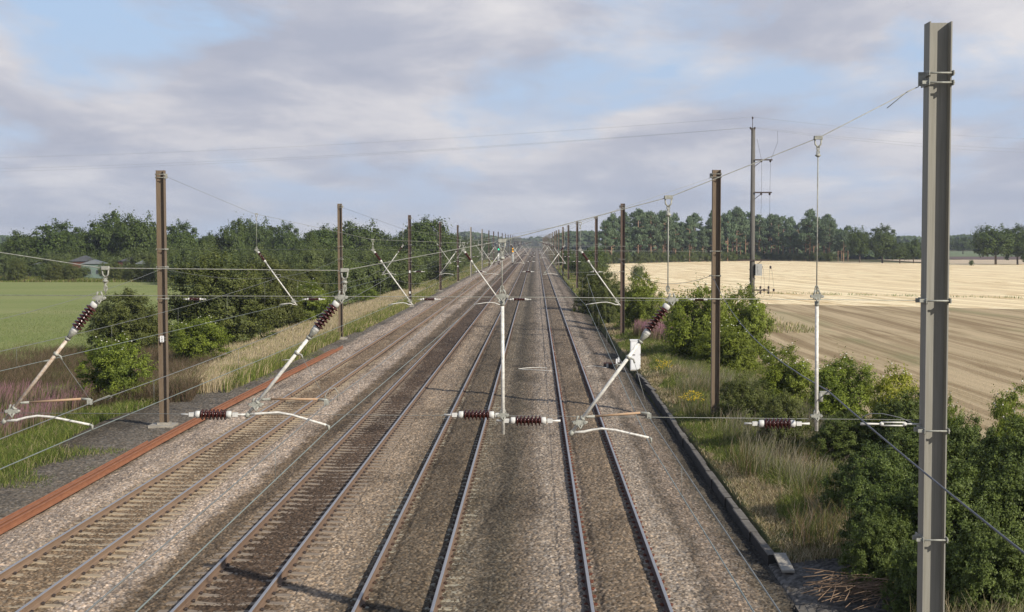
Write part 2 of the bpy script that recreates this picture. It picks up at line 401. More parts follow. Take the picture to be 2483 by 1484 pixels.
# ballast sheet: real stones raised from the sheet, coloured stone by stone
def build_ballast():
    xs = np.concatenate([np.arange(-18.8, -13.6, .05), np.arange(-13.6, 5.42, .026)])
    ys = [21.0]
    while ys[-1] < YEND:
        y = ys[-1]; ys.append(y + (.00105*y if y < 60 else .00105*60*(y/60)**2.0))
    ys = np.array([-40.0, 0.0] + ys)
    X, Y = np.meshgrid(xs, ys)
    Xw = X + .16*(fbm(X*0.9, Y*.35, 3)-.5)*2 + .10*(vnoise(X*3, Y*2.2, 8)-.5)*2
    # cross section
    prof_x = [-18.8, -17.6, -14.3, -13.5, -12.6, -12.2, -9.2, -8.6, -7.9, -7.5, -5.0, -4.6, -4.2, -4.0, -1.5, -1.1, -.2, .3, .6, 3.15, 3.5, 4.3, 4.9, 5.42]
    prof_z = [-.60, -.44, -.38, -.30, -.06, -.035, -.035, -.05, -.09, -.035, -.035, -.05, -.045, -.03, -.03, -.05, -.06, -.02, -.02, -.02, -.05, -.17, -.27, -.30]
    Z = np.interp(Xw, prof_x, prof_z)
    for k, c in TR.items():
        d = np.abs(X - c)
        if k in 'AB': Z -= np.where(d < 1.28, .022 if k == 'B' else .026, 0)
        if k == 'C': Z += np.where(d < .52, .045, 0)*np.clip((.52-d)*8, 0, 1) + -np.where((d > .55) & (d < 1.27), .003, 0)
        if k == 'D':
            Z += np.where(d < .56, .045, 0)*np.clip((.56-d)*8, 0, 1)
            Z += np.where((X < c-.85), .018, -.004)*(d < 1.32)*(d > .8)
    Z += (fbm(X*.8, Y*.5, 11)-.5)*.05
    for c in TR.values(): Z += np.where(np.abs(X-c) < 1.3, .022, 0)*np.clip((Y-60)/30, 0, 1)
    f, r1, r2 = worley(X, Y, .054, 1)
    edge = ((X < -18.7) | (X > 5.3))
    Z += np.where(edge, 0, (np.clip(1-f*f*1.35, 0, 1)*.040 + (r1-.5)*.036))
    Z[:2] = np.interp(X[:2], prof_x, prof_z) - .03
    # colours (albedo)
    pk = (.50, .42, .365); gy = (.315, .275, .235); br = (.235, .185, .14); bb = (.125, .092, .072); dk = (.125, .11, .09); od = (.085, .075, .062)
    cs = [(-17.6, dk), (-16.5, (.17, .155, .14)), (-14.5, (.21, .19, .17)), (-14.0, (.23, .205, .18)), (-13.55, pk), (-12.0, pk), (-11.7, (.27, .205, .15)), (-9.8, (.26, .20, .145)), (-9.3, pk), (-8.55, pk),
          (-8.3, (.21, .165, .125)), (-7.6, (.17, .135, .105)), (-7.3, (.27, .215, .165)), (-7.0, (.24, .18, .13)), (-6.8, bb), (-5.6, bb), (-5.3, (.25, .19, .145)), (-5.0, (.40, .325, .26)), (-4.4, (.38, .31, .25)), (-3.7, (.25, .205, .16)),
          (-3.2, (.165, .135, .105)), (-2.3, (.165, .135, .105)), (-1.8, (.24, .205, .16)), (-1.45, (.21, .18, .145)), (-1.0, (.115, .10, .082)), (-.7, (.145, .125, .10)), (-.2, (.24, .20, .165)), (.3, (.40, .345, .30)), (1.0, (.36, .305, .265)), (1.35, (.235, .19, .15)), (2.4, (.26, .21, .165)),
          (2.8, (.40, .345, .30)), (3.3, (.37, .32, .28)), (3.65, (.17, .145, .125)), (4.0, (.30, .25, .215)), (4.45, (.25, .21, .18)), (4.9, dk), (5.42, (.07, .065, .06))]
    cx = [c[0] for c in cs]
    Xc = Xw + .25*(fbm(X*1.5, Y*.25, 21)-.5)
    Cc = np.stack([np.interp(Xc, cx, [c[1][q] for c in cs]) for q in range(3)], -1)
    lum = .80*(.40 + 1.05*r2**1.4 + .35*(r2 > .94))*(.84+.32*fbm(X*.45, Y*.15, 31))
    Cc = Cc*lum[..., None]
    # stones differ: pink, grey, cream
    tint = np.stack([1.04+.18*(r1-.5), .99+.0*(r1-.5), .885-.20*(r1-.5)], -1); Cc *= tint
    # darker grime where cables cross and pale spilled patches
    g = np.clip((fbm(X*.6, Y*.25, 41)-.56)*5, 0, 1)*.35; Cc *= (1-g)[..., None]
    dgap = np.clip(f*f*1.3-.25, 0, 1)[..., None]; Cc *= (1-.45*dgap)      # darker in the gaps between stones
    V = np.stack([X, Y, Z], -1).reshape(-1, 3); n = len(xs); m = len(ys)
    i = (np.arange(m-1)[:, None]*n + np.arange(n-1)[None]).ravel()
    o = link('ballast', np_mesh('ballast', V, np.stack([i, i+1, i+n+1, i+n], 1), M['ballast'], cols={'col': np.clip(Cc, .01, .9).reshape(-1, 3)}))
    tag(o, kind='structure')
build_ballast()
def build_gravel():
    xs = np.arange(5.40, 9.0, .04); ys = np.concatenate([[10], np.arange(21, 33.6, .04)]); X, Y = np.meshgrid(xs, ys)
    Z = np.interp(X, [5.4, 6.0, 9.0], [-.29, -.22, -.12]) + (fbm(X*.8, Y*.5, 11)-.5)*.08
    f, r1, r2 = worley(X, Y, .085, 5); Z += np.clip(1-f*f*1.35, 0, 1)*.035 + (r1-.5)*.03
    Z = np.where((X < 5.44), -.33, Z); base = .8*np.interp(X+.5*(fbm(X*2, Y*1.2, 9)-.5), [5.4, 5.8, 6.6, 8.5], [.15, .14, .105, .07])
    C = base[..., None]*np.array([1.06, .95, .82])*(.45+1.15*r2)[..., None]
    V = np.stack([X, Y, Z], -1).reshape(-1, 3); n = len(xs); m = len(ys); i = (np.arange(m-1)[:, None]*n + np.arange(n-1)[None]).ravel()
    tag(link('gravel', np_mesh('gravel', V, np.stack([i, i+1, i+n+1, i+n], 1), M['ballast'], cols={'col': np.clip(C, .01, .9).reshape(-1, 3)})), kind='structure')
build_gravel()

# ------------------------------------------------------------------ rails, sleepers
RAIL = [(-.075, .0), (.075, .0), (.075, .012), (.02, .03), (.0085, .045), (.0085, .125), (.034, .138), (.036, .160), (.030, .1695), (.022, .172),
        (-.022, .172), (-.030, .1695), (-.036, .160), (-.034, .138), (-.0085, .125), (-.0085, .045), (-.02, .03), (-.075, .012)]
def rail_mesh(name, x, mat):
    mb = MB(); b = 0; ys = [-30, 20, 30, 40, 55, 75, 100, 140, 200, 300, 450, 700, 1000, 1500]; n = len(RAIL)
    wob = lambda y: .012*math.sin(y*.11+x) if y < 200 else 0
    for y in ys:
        for p in RAIL: mb.v.append((x+p[0], y, p[1]+.004))
    for k in range(len(ys)-1):
        for i in range(n):
            j = (i+1) % n; o = k*n; mb.f.append([o+i, o+n+i, o+n+j, o+j]); mb.sm.append(False)
    return mb.mesh(name, mat)

def sleeper_mesh(mat):                       # prestressed concrete sleeper, seats raised, middle dipped
    xs = [-1.25, -1.2, -1.0, -.92, -.60, -.5, -.25, 0, .25, .5, .60, .92, 1.0, 1.2, 1.25]
    top = [-.035, -.012, -.004, 0, 0, -.012, -.028, -.030, -.028, -.012, 0, 0, -.004, -.012, -.035]
    hw = [.09, .105, .11, .115, .115, .11, .10, .10, .10, .11, .115, .115, .11, .105, .09]
    mb = MB()
    for x, z, w in zip(xs, top, hw):
        mb.v += [(x, -w-.03, -.2), (x, -w, z-.012), (x, -w+.015, z), (x, w-.015, z), (x, w, z-.012), (x, w+.03, -.2)]
    for k in range(len(xs)-1):
        for i in range(5):
            o = k*6; mb.f.append([o+i, o+6+i, o+7+i, o+1+i]); mb.sm.append(False)
    mb.f.append([0, 1, 2, 3, 4, 5]); o = (len(xs)-1)*6; mb.f.append([o+5-i for i in range(6)]); mb.sm += [False, False]
    return mb.mesh('sleeper', mat)
def clip_geo(mb, x, y, flip):               # one spring clip on a rail foot
    s = flip
    mb.path([(x+s*.05, y-.05, .016), (x+s*.09, y-.045, .045), (x+s*.125, y-.02, .04), (x+s*.125, y+.02, .045), (x+s*.08, y+.04, .05), (x+s*.055, y+.015, .03)], .013, 4)
    mb.box(x+s*.09-.03, x+s*.09+.03, y-.035, y+.035, -.01, .022)

sl_mats = {'A': simple('sleeper_tan', (.36, .285, .19), .9, 0, .3, 3, stretch=(.6, 3, 1), bump=.2), 'B': simple('sleeper_brown', (.24, .19, .14), .9, 0, .3, 3, stretch=(.6, 3, 1), bump=.2),
           'C': simple('sleeper_olive', (.33, .295, .215), .9, 0, .3, 3, stretch=(.6, 3, 1), bump=.2), 'D': simple('sleeper_grey', (.36, .315, .255), .9, 0, .3, 3, stretch=(.6, 3, 1), bump=.2)}
TL = {'A': 'leftmost railway track, tan concrete sleepers, beside the rusty loose rails',
      'B': 'second railway track from the left, dark brown bed with ribbed sleepers',
      'C': 'railway track third from the left, ballast covering its sleepers between the rails',
      'D': 'rightmost railway track, dark rail sides, beside the grey concrete kerb'}
clip_mat = {'A': M['dark_iron'], 'B': M['dark_iron'], 'C': simple('clip_brown', (.08, .045, .03), .8), 'D': simple('clip_rust', (.17, .055, .03), .85)}
YS0 = {'A': 23.2, 'B': 23.45, 'C': 23.1, 'D': 23.3}
for k, cx in TR.items():
    tr = empty('railway_track', (cx, 0, 0), 0, TL[k], 'railway track', 'four parallel railway tracks')
    rm = {'A': M['rail_light'], 'B': M['rail_brown'], 'C': M['rail_brown'], 'D': M['rail_dark']}[k]
    for s in (-1, 1):
        link('rail', rail_mesh('rail', s*RG, rm), tr)
        mb = MB()
        for i in range(150):
            for q in (-1, 1): clip_geo(mb, s*RG, YS0[k]+i*.65, q)
        tag(mb.build('rail_clips', clip_mat[k], tr), kind='stuff')
    sm = sleeper_mesh(sl_mats[k])
    for i in range(100):
        o = link('sleeper', sm, tr, ((random.random()-.5)*.04, YS0[k]+i*.65, (random.random()-.5)*.006)); o.rotation_euler.z = (random.random()-.5)*.012
    far = MB()
    for i in range(100, 900):
        y = YS0[k]+i*.65
        far.box(-1.24, 1.24, y-.11, y+.11, -.15, -.022)
    tag(far.build('distant_sleepers', sl_mats[k], tr), kind='stuff')

# loose rusty rails lying along the left cess
def loose_rail(pts, label, roll=0.0):
    mb = MB(); n = len(RAIL); ca, sa = math.cos(roll), math.sin(roll)
    fine = []
    for a, b in zip(pts[:-1], pts[1:]):
        m = 8
        for i in range(m): fine.append(Vector(a).lerp(Vector(b), i/m))
    fine.append(Vector(pts[-1]))
    P2 = [sum((fine[min(max(i+q, 0), len(fine)-1)] for q in range(-4, 5)), Vector())/9 for i in range(len(fine))]
    for c in P2:
        for p in RAIL:
            px, pz = p[0], p[1]-.086; mb.v.append((c.x+px*ca-pz*sa, c.y, c.z+px*sa+pz*ca+.09))
    for k in range(len(P2)-1):
        for i in range(n):
            j = (i+1) % n; o = k*n; mb.f.append([o+i, o+n+i, o+n+j, o+j]); mb.sm.append(False)
    mb.f.append(list(range(n))); o = (len(P2)-1)*n; mb.f.append([o+n-1-i for i in range(n)]); mb.sm += [False]*2
    o = mb.build('loose_rail', M['rust_rail']); tag(o, label, 'loose rail', 'rusty rails lying beside the track'); return o
zc = -.21
loose_rail([(-13.66, -10, zc), (-13.66, 34, zc), (-13.80, 45, zc), (-13.95, 56, zc), (-13.85, 70, zc), (-13.62, 85, zc), (-13.50, 103, zc)], 'rusty loose rail lying upright nearest the leftmost track')
loose_rail([(-13.84, -10, zc), (-13.84, 36, zc), (-13.98, 45, zc), (-14.14, 58, zc), (-14.02, 72, zc), (-13.80, 88, zc), (-13.72, 99, zc)], 'rusty loose rail lying against the outer side of another, shorter at the far end')
loose_rail([(-14.06, -10, zc-.03), (-14.06, 30, zc-.03), (-14.15, 45, zc-.03), (-14.30, 54, zc-.03)], 'rusty loose rail on its side, outermost and ending near the left mast', 1.2)

# ------------------------------------------------------------------ kerb on the right
def kerb():
    r = empty('concrete_kerb', (5.42, 28, 0), 0, 'low grey concrete kerb wall along the right edge of the ballast', 'kerb')
    y = 33.4; random.seed(3)
    first = True
    k = 0
    while y < 78:
        L = 1.55 if not first else 1.2
        mb = MB(); w0, w1 = .05+random.uniform(-.03, .03), .24+random.uniform(-.03, .03)
        drift = .10*math.sin(y*.11) + (.10 if y > 70 else 0); zt = -.01+random.uniform(-.022, .022)+.02*math.sin(y*.3)
        y0, y1 = y-28, y+L-.015-28
        d2 = .10*math.sin((y+L)*.11)
        b = len(mb.v)
        for yy, dd in ((y0, drift), (y1, d2)):
            mb.v += [(w0+dd, yy, -.42), (w0+dd, yy, zt-.02), (w0+dd+.02, yy, zt), (w1+dd-.02, yy, zt), (w1+dd, yy, zt-.03), (w1+dd, yy, -.3)]
        for i in range(6):
            j = (i+1) % 6; mb.f.append([i, 6+i, 6+j, j]); mb.sm.append(False)
        mb.f.append([0, 1, 2, 3, 4, 5]); mb.f.append([11, 10, 9, 8, 7, 6]); mb.sm += [False]*2
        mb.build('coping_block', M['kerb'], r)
        y += L; k += 1; first = False
    e = MB(); e.prism([(4.15, -.16), (5.35, -.02), (5.35, .03), (4.15, -.11)], 'x', .10, .38); e.build('end_slab', M['concrete'], r)
kerb()
for i, (y, x, L) in enumerate([(28.9, 5.47, .95), (27.6, 5.50, 1.1)]):
    mb = MB(); mb.box(-.17, .17, -L/2, L/2, -.10, 0.0)
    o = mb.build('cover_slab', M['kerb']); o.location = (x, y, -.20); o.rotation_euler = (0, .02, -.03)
    tag(o, ['flat concrete slab lying in the ballast just past the kerb end', 'flat concrete slab at the bottom edge, nearest the camera'][i], 'slab', 'flat slabs beyond the kerb')

# ------------------------------------------------------------------ masts
def hsec(w, d, tf=.018, tw=.014):           # H section, flanges square to the track's cross direction
    a, b = w/2, d/2
    return [(-a, -b), (-a+tf, -b), (-a+tf, -tw/2), (a-tf, -tw/2), (a-tf, -b), (a, -b), (a, b), (a-tf, b), (a-tf, tw/2), (-a+tf, tw/2), (-a+tf, b), (-a, b)]
def mast(X, Y, top, w, mat, side, label, brackets=(), plates=(), detail=True, base=True, rake=0.0, zb=-.4):
    r = empty('support_mast', (X, Y, zb), 0, label, 'mast', 'steel masts carrying the overhead line')
    if rake: r.rotation_euler.y = rake
    mb = MB(); mb.prism(hsec(w, w*.95), 'z', 0, top-zb); mb.build('column', mat, r)
    if base:
        b = MB(); b.box(-.55, .45, -.5, .5, -.3, .12); b.prism([(-.25, -.22), (.25, -.22), (.25, .22), (-.25, .22)], 'z', .12, .2)
        b.build('foundation', M['concrete'], r)
    if detail:
        for z, n in brackets:
            c = MB(); zz = z-zb; s = -side             # towards the tracks
            for q in range(n):
                z1 = zz + q*.13
                for yy in (-w*.5-.03, w*.5+.03): c.path([(-w/2-.03, yy, z1), (w/2+.03, yy, z1)], .014, 6)
                for xx in (-1, 1): c.box(xx*(w/2+.012)-.006, xx*(w/2+.012)+.006, -w*.5-.06, w*.5+.06, z1-.035, z1+.035)
            c.box(*sorted((s*(w/2+.018), s*(w/2+.10))), -w*.5-.03, -w*.5-.015, zz-.02, zz+.025); c.box(*sorted((s*(w/2+.018), s*(w/2+.11))), -.012, .012, zz-.03, zz+.03+.13*(n-1))
            c.build('clamp_bracket', M['galv'], r)
        for z in plates:
            p = MB(); p.box(-.08, .08, -w*.5-.03, -w*.5-.015, z-zb-.13, z-zb+.13); pl = p.build('number_plate', M['plate'], r)
            s = MB()
            for zz in (-.05, .05): s.box(-w/2, w/2, -w*.5-.014, -w*.5-.002, z-zb+zz-.008, z-zb+zz+.008)
            s.build('plate_strap', M['galv'], r)
            if Y < 80:
                for txt, dz in (('E', .045), ('40', -.035), ('04', -.115)):
                    cu = bpy.data.curves.new('plate_lettering', 'FONT'); cu.body = txt; cu.size = .085; cu.align_x = 'CENTER'; cu.extrude = .001
                    to = bpy.data.objects.new('plate_lettering', cu); COL.objects.link(to)
                    me = bpy.data.meshes.new_from_object(to); bpy.data.objects.remove(to); me.materials.clear(); me.materials.append(M['black'])
                    t = link('plate_lettering', me, pl); t.location = (0, -w*.5-.033, z-zb+dz); t.rotation_euler = (math.pi/2, 0, 0)
    return r
# structures along the line
YSL = [20, 59, 112, 167, 218, 266, 302, 370, 402, 430, 474]
y = 474
while y < 1150: y += 56; YSL.append(y)
XL = [-14.9, -15.32, -15.2, -14.6, -14.45, -14.4, -13.6, -13.8, -13.1, -12.6, -12.4]
XR = [5.5, 7.33, 6.7, 6.95, 6.2, 5.95, 5.6, 5.8, 5.6, 5.5, 5.4]
ORD = ['nearest', 'second', 'third', 'fourth', 'fifth', 'sixth', 'seventh', 'eighth', 'ninth', 'tenth', 'eleventh']
for k, Y in enumerate(YSL):
    for side in (-1, 1):
        xl = (XL if side < 0 else XR); X = xl[k] if k < len(xl) else (-12.4 if side < 0 else 5.4)
        top = 10.15 + (.1 if k < 1 else 0) + random.uniform(-.12, .12)*(k > 2)
        w = .306 if k == 0 else .33
        if k == 0: mat = M['mast_grey']
        elif side > 0: mat = M['mast_brown'] if k in (1, 6, 8) else M['mast_dark'] if k < 6 else M['mast_brown']
        else: mat = {1: M['mast_brown'], 2: M['mast_brown'], 6: M['mast_pale'], 7: M['mast_pale']}.get(k, M['mast_dark'])
        rowname = 'right' if side > 0 else 'left'
        if k == 0 and side > 0: lab = 'tall grey steel mast filling the right edge, nearest the camera'
        elif k == 0: continue                # outside the frame on the left
        elif k < 11:
            lab = '%s mast from the camera in the row on the %s of the tracks' % (ORD[k] if side > 0 else ORD[k-1], rowname)
            if k == 1 and side < 0: lab = 'tall brown mast with white number plate on the left, nearest in its row'
            if k == 1 and side > 0: lab = 'brown steel mast standing right of the tracks between large elder bushes'
        else: lab = 'faint far-off mast in the distant part of the %s row' % rowname
        if k == 0: br = [(9.42, 2), (6.45, 1), (4.66, 1), (3.15, 1)]
        elif k == 1 and side < 0: br = [(9.85, 2), (6.93, 1), (6.2, 1), (4.9, 1)]
        else: br = [(9.85, 2), (6.85, 1), (5.85, 1), (4.9, 1)]
        pl = [3.25] if (k == 1 and side < 0) else ([3.7, 1.3] if (k == 3 and side < 0) else ([2.6] if (k in (5, 7) and side < 0) else []))
        mast(X, Y, top, w, mat, side, lab, br if k < 6 else (), pl, k < 9, k < 4 or True, rake=(-.004 if side < 0 and k > 0 else 0), zb=-.4 if not (side > 0 and k > 1) else -.35)
# signal cable box on the fifth left mast
# ------------------------------------------------------------------ insulators, arms, head spans
def insulator(parent, a, b, rs=.078, n=7, cap=.052, seg=14, mat='porcelain'):
    """porcelain body with sheds from a to b; the two metal end caps are its children"""
    a = Vector(a); b = Vector(b); d = b-a; L = d.length; u = d/L
    cl = .065/L
    prof = [(cl*.9, .03)]
    span = 1-2*cl
    for i in range(n):
        t0 = cl + span*(i+.12)/n; t1 = cl + span*(i+.5)/n; t2 = cl + span*(i+.62)/n
        prof += [(t0, .034), (t1, rs*.97), (t1+.012/L, rs), (t2, rs*.93), (t2+.008/L, .036)]
    prof += [(1-cl*.9, .03)]
    body = MB().lathe(a, b, prof, seg).build('insulator', M[mat], parent)
    for p0, p1 in ((a, a+u*.07), (b-u*.07, b)):
        MB().lathe(p0, p1, [(0, cap*.8), (.12, cap), (.9, cap), (1, cap*.85)], seg).build('end_cap', M['cap_white'], body)
    return body

def chain_hanger(mb, p_top, p_bot, big=True):
    p_top = Vector(p_top); p_bot = Vector(p_bot); L = (p_top-p_bot).length; u = (p_bot-p_top)/L
    mb.box(p_top.x-.05, p_top.x+.05, p_top.y-.03, p_top.y+.03, p_top.z-.022, p_top.z+.028)
    mb.tube(p_top+Vector((-.06, 0, .0)), p_top+Vector((.06, 0, 0)), .024, n=8)
    for s in (-1, 1): mb.path([p_top+Vector((s*.045, 0, -.01)), p_top+Vector((s*.038, 0, -.09)), p_top+Vector((0, 0, -.13))], .012, 6)
    rings = [ .14, .2] if L > .3 else [.14]
    for q in rings:
        c = p_top+u*q
        mb.path([c+Vector((.022*math.cos(t), 0, .03*math.sin(t))) for t in [i*math.pi/4 for i in range(9)]], .007, 5)
    c = p_top+u*min(L*.5, .24)
    mb.lathe(c-u*.022, c+u*.022, [(0, .02), (.5, .045), (1, .02)], 8)
    mb.path([p_top+u*.12, p_bot], .009, 6)
    c = p_bot-u*.08
    mb.path([c+Vector((.022*math.cos(t), 0, .045*math.sin(t))) for t in [i*math.pi/4 for i in range(9)]], .009, 5)

def shackle(mb, p, s=1.0):              # cast clamp where the cross wire takes a tube
    p = Vector(p)
    mb.box(p.x-.05*s, p.x+.05*s, p.y-.03, p.y+.03, p.z-.04*s, p.z+.03*s)
    for q in (-1, 1):
        mb.lathe(p+Vector((q*.07*s, -.035, -.005)), p+Vector((q*.07*s, .035, -.005)), [(0, .022*s), (1, .022*s)], 8)
        mb.path([p+Vector((q*.045*s, 0, .02*s)), p+Vector((q*.02*s, 0, .085*s))], .014*s, 5)
    mb.path([p+Vector((-.03*s, -.035, -.03*s)), p+Vector((.01*s, -.04, -.085*s)), p+Vector((.03*s, -.03, -.03*s))], .014*s, 5)

def reg_arm(X, Y, zt, sgn, dx, dz, label, zm, zc, rusty=False, tx=None, detail=True, group='registration arms hung from the head spans'):
    """top joint at (X, zt); tube falls sgn*dx sideways; zm, zc: heights of catenary and contact wire; returns wire x"""
    r = empty('registration_arm', (X, Y, zt), 0, label, 'registration arm', group)
    e = Vector((sgn*dx, 0, -dz)); u = e.normalized()
    at = lambda t: u*t
    L = e.length
    insulator(r, at(.09), at(.60), seg=14 if detail else 8)
    tubem = M['tube_rusty'] if rusty else M['tube_white']
    MB().path([at(.60), at(L)], .0255, 10).build('tube', tubem, r)
    f = MB(); shackle(f, (0, 0, 0)); f.path([(0, 0, -.03), at(.1)], .022, 6)
    f.lathe(at(.59), at(.72), [(0, .05), (.2, .052), (.55, .034), (1, .03)], 10)
    for t in (.73, 1.0, L*.9-.02):
        f.lathe(at(t-.018), at(t+.018), [(0, .036), (.5, .042), (1, .036)], 8)
    f.path([at(1.0)+Vector((0, 0, 0)), at(1.0)+Vector((-sgn*.07, -.02, -.03)), at(1.0)+Vector((-sgn*.085, -.02, -.08))], .014, 5)
    f.path([at(1.12), at(1.12)+Vector((sgn*.13, -.01, -.01))], .008, 5)
    q = at(L-.19); shackle(f, q, 1.05)
    f.path([q+Vector((-.11, 0, 0)), q+Vector((.11, 0, 0))], .016, 6)
    f.lathe(at(L-.03), at(L+.04), [(0, .034), (1, .03)], 8)
    f.build('clamp_fitting', M['galv'], r)
    # upper arm carrying the catenary, lower curved steady arm to the contact wire
    xw = (tx - X) if tx is not None else -sgn*.0
    if zt - zm > dz*.55:
        t = (zt-zm-.02)/dz*L; s = at(min(t, L-.3))
        um = MB(); en = Vector((xw, 0, zm-zt+.05)); mid0 = s+Vector((-sgn*.14, 0, -.01))
        um.path([mid0, en+Vector((sgn*.10, 0, .01))], .0165, 8); um.build('upper_arm', M['rust_arm'], r)
        uf = MB(); uf.path([s, s+Vector((-sgn*.03, 0, -.02)), mid0], .02, 6); uf.build('arm_joint', M['galv'], r); uf = MB(); uf.path([en+Vector((sgn*.12, 0, .01)), en, en+Vector((-sgn*.02, 0, -.07))], [.018, .022, .018], 6)
        uf.box(en.x-.03, en.x+.03, -.04, .04, -zt+zm-.02, -zt+zm+.05)
        uf.build('arm_end', M['galv'], r)
        MB().path([at(1.0)+Vector((-sgn*.085, -.02, -.08)), en], .0035, 4).build('stay_wire', M['wire'], r)
    else:
        en = Vector((xw, 0, zm-zt)); s = at((zt-zm-.12)/dz*L) if zt-zm > .2 else at(.7)
        MB().path([s, s+Vector((-sgn*.05, 0, -.02)), en+Vector((0, 0, .08)), en], .012, 5).build('catenary_hook', M['galv'], r)
    s = at(L-.01); cw = Vector((xw-sgn*.03, 0, zc-zt))
    pts = [s, s+Vector((-sgn*.17, 0, .01))]; span = abs(cw.x - s.x)
    for t, h in ((.25, .06), (.38, .09), (.55, .085), (.8, .045), (.97, .02)):
        pts.append(Vector((s.x+(cw.x-s.x)*t, 0, s.z+(cw.z+.05-s.z)*t+h*span/1.1)))
    MB().path(pts, [.02, .02]+[.0165]*5, 8).build('steady_arm', tubem if not rusty else M['tube_white'], r)
    MB().path([pts[-1], cw+Vector((0, 0, .06)), cw], [.018, .02, .014], 6).build('contact_clip', M['galv'], r)
    return r

def headspan(k, Y, xl, xr, head, zu, zl, ins, hang, tubes, label, detail):
    """head: [(x,z)] nodes of the top wire; hang: x of the rods down to the upper cross wire; tubes: [(x, zlow)]"""
    r = empty('head_span', (0, Y, 0), 0, label, 'head span', 'wire head spans strung between opposite masts')
    rw = .005 if k < 2 else .008
    MB().path([(x, 0, z) for x, z in head], rw+.0015, 6).build('head_wire', M['galv'] if k < 2 else M['wire'], r)
    wu = [(xl, 0, zu+.03), (0, 0, zu-.02), (xr, 0, zu-.06)]
    MB().path(wu, rw, 6).build('upper_cross_wire', M['galv'] if k == 0 else M['wire'], r)
    MB().path([(xl, 0, zl+.04), (0, 0, zl-.015), (xr, 0, zl-.06)], rw-.001, 6).build('lower_cross_wire', M['wire'], r)
    hz = lambda x: float(np.interp(x, [h[0] for h in head], [h[1] for h in head]))
    for x in hang:
        mb = MB(); chain_hanger(mb, (x, 0, hz(x)), (x, 0, zu+.02)); mb.build('hanger', M['galv'], r)
    for x, z0 in tubes:
        mb = MB().path([(x, 0, zu-.08), (x+.01, 0, z0)], .0255, 10); tb = mb.build('drop_tube', M['tube_white'], r)
        f = MB(); shackle(f, (x, 0, zu)); f.lathe((x, 0, zu-.07), (x, 0, zu-.14), [(0, .035), (1, .03)], 8); f.build('clamp_fitting', M['galv'], tb); f = MB()
        shackle(f, (x+.008, 0, zl), .9); f.build('clamp_fitting', M['galv'], tb)
    for x0, x1, z in ins:
        b = insulator(r, (x0, 0, z), (x1, 0, z), seg=14 if detail else 8)
        for xa, s in ((x0, -1), (x1, 1)):
            f = MB(); f.path([(xa, 0, z), (xa+s*.09, 0, z), (xa+s*.2, 0, z)], [.022, .012, .018], 6)
            f.box(min(xa+s*.02, xa+s*.09), max(xa+s*.02, xa+s*.09), -.02, .02, z-.028, z+.028)
            f.build('wire_socket', M['cap_white'], b)
    return r

# nearest head span, traced at its own plane
q = lambda x, y: (P(x, y, 20).x, P(x, y, 20).z)
head0 = [(-14.75, 9.45), (-10.7, 7.45), q(0, 612), q(247, 650), q(832, 656), q(1217, 584), q(1623, 478), q(1987, 333), q(2222, 212)]
ins0 = []
for a, b, y in ((474, 561, 1005), (1112, 1198, 1006), (1238, 1324, 1020), (1840, 1928, 1027)):
    ins0.append((q(a, y)[0], q(b, y)[0], q(a, y)[1]))
zl0 = q(800, 1005)[1]; zu0 = q(800, 717)[1]
hs0 = headspan(0, 20, -14.75, 5.34, head0, zu0, zl0, ins0, [q(247, 0)[0], q(832, 0)[0], q(1217, 0)[0], q(1623, 0)[0], q(1987, 0)[0], -10.7],
               [(q(1218, 0)[0], q(1218, 1053)[1]), (q(1988, 0)[0], q(1988, 1045)[1])], 'nearest wire head span with red-brown insulators crossing all tracks', True)
# turnbuckle and bonding cable by the near right mast
tb = MB(); z = q(2160, 1028)[1]
for s in (-1, 1): tb.path([(4.80, 0, z+s*.022), (5.10, 0, z+s*.022)], .011, 6)
for x in (4.79, 5.11): tb.lathe((x-.03, 0, z), (x+.03, 0, z), [(0, .015), (.5, .034), (1, .015)], 8)
tb.path([(4.5, 0, z), (4.76, 0, z)], [.022, .012], 6); tb.path([(5.1, 0, z), (5.33, 0, z)], .014, 6)
tb.build('turnbuckle', M['cap_white'], hs0)
MB().path([P(x, y, 20)-Vector((0, 20, 0)) for x, y in ((2090, 1024), (2092, 1010), (2110, 1003), (2140, 1003), (2180, 1012), (2225, 1030))], .006, 5).build('bonding_cable', M['cable_dark'], hs0)
MB().path([P(x, y, 20)-Vector((0, 20, 0)) for x, y in ((2228, 210), (2200, 222), (2151, 262))], .006, 5).build('wire_tail', M['galv'], hs0)

CZ0 = 4.62
def wirex(tr, k): return TR[tr] + (-.06 if k == 0 else (.22 if k % 2 else -.2)) + (-.16 if k == 0 and tr in 'CD' else 0)
zcat = lambda k: 5.02 if k == 0 else (5.8 if k == 1 else 5.95)
zcon = lambda k: 4.66 if k == 0 else 4.60
trn = {'A': 'leftmost track', 'B': 'second track from the left', 'C': 'third track from the left', 'D': 'rightmost track'}
for tr, (x0, y0), (x1, y1), wx in (('B', (241, 722), (10, 1022), 205), ('C', (828, 720), (600, 1006), 786), ('D', (1629, 726), (1386, 1050), 1578)):
    a = q(x0, y0); b = q(x1, y1)
    zm = {'B': q(0, 977)[1], 'C': q(0, 977)[1], 'D': q(0, 1008)[1]}[tr]; zc_ = {'B': q(0, 1042)[1], 'C': q(0, 1042)[1], 'D': q(0, 1070)[1]}[tr]
    reg_arm(a[0], 20, a[1], -1, a[0]-b[0], a[1]-b[1],
            {'B': 'worn rusty registration arm with brown insulator at the far left edge', 'C': 'white registration arm with brown insulator left of centre, before the tracks',
             'D': 'white registration arm crossing the rightmost track, hung from the nearest head span'}[tr], zm, zc_, rusty=(tr == 'B'), tx=q(wx, 0)[0])
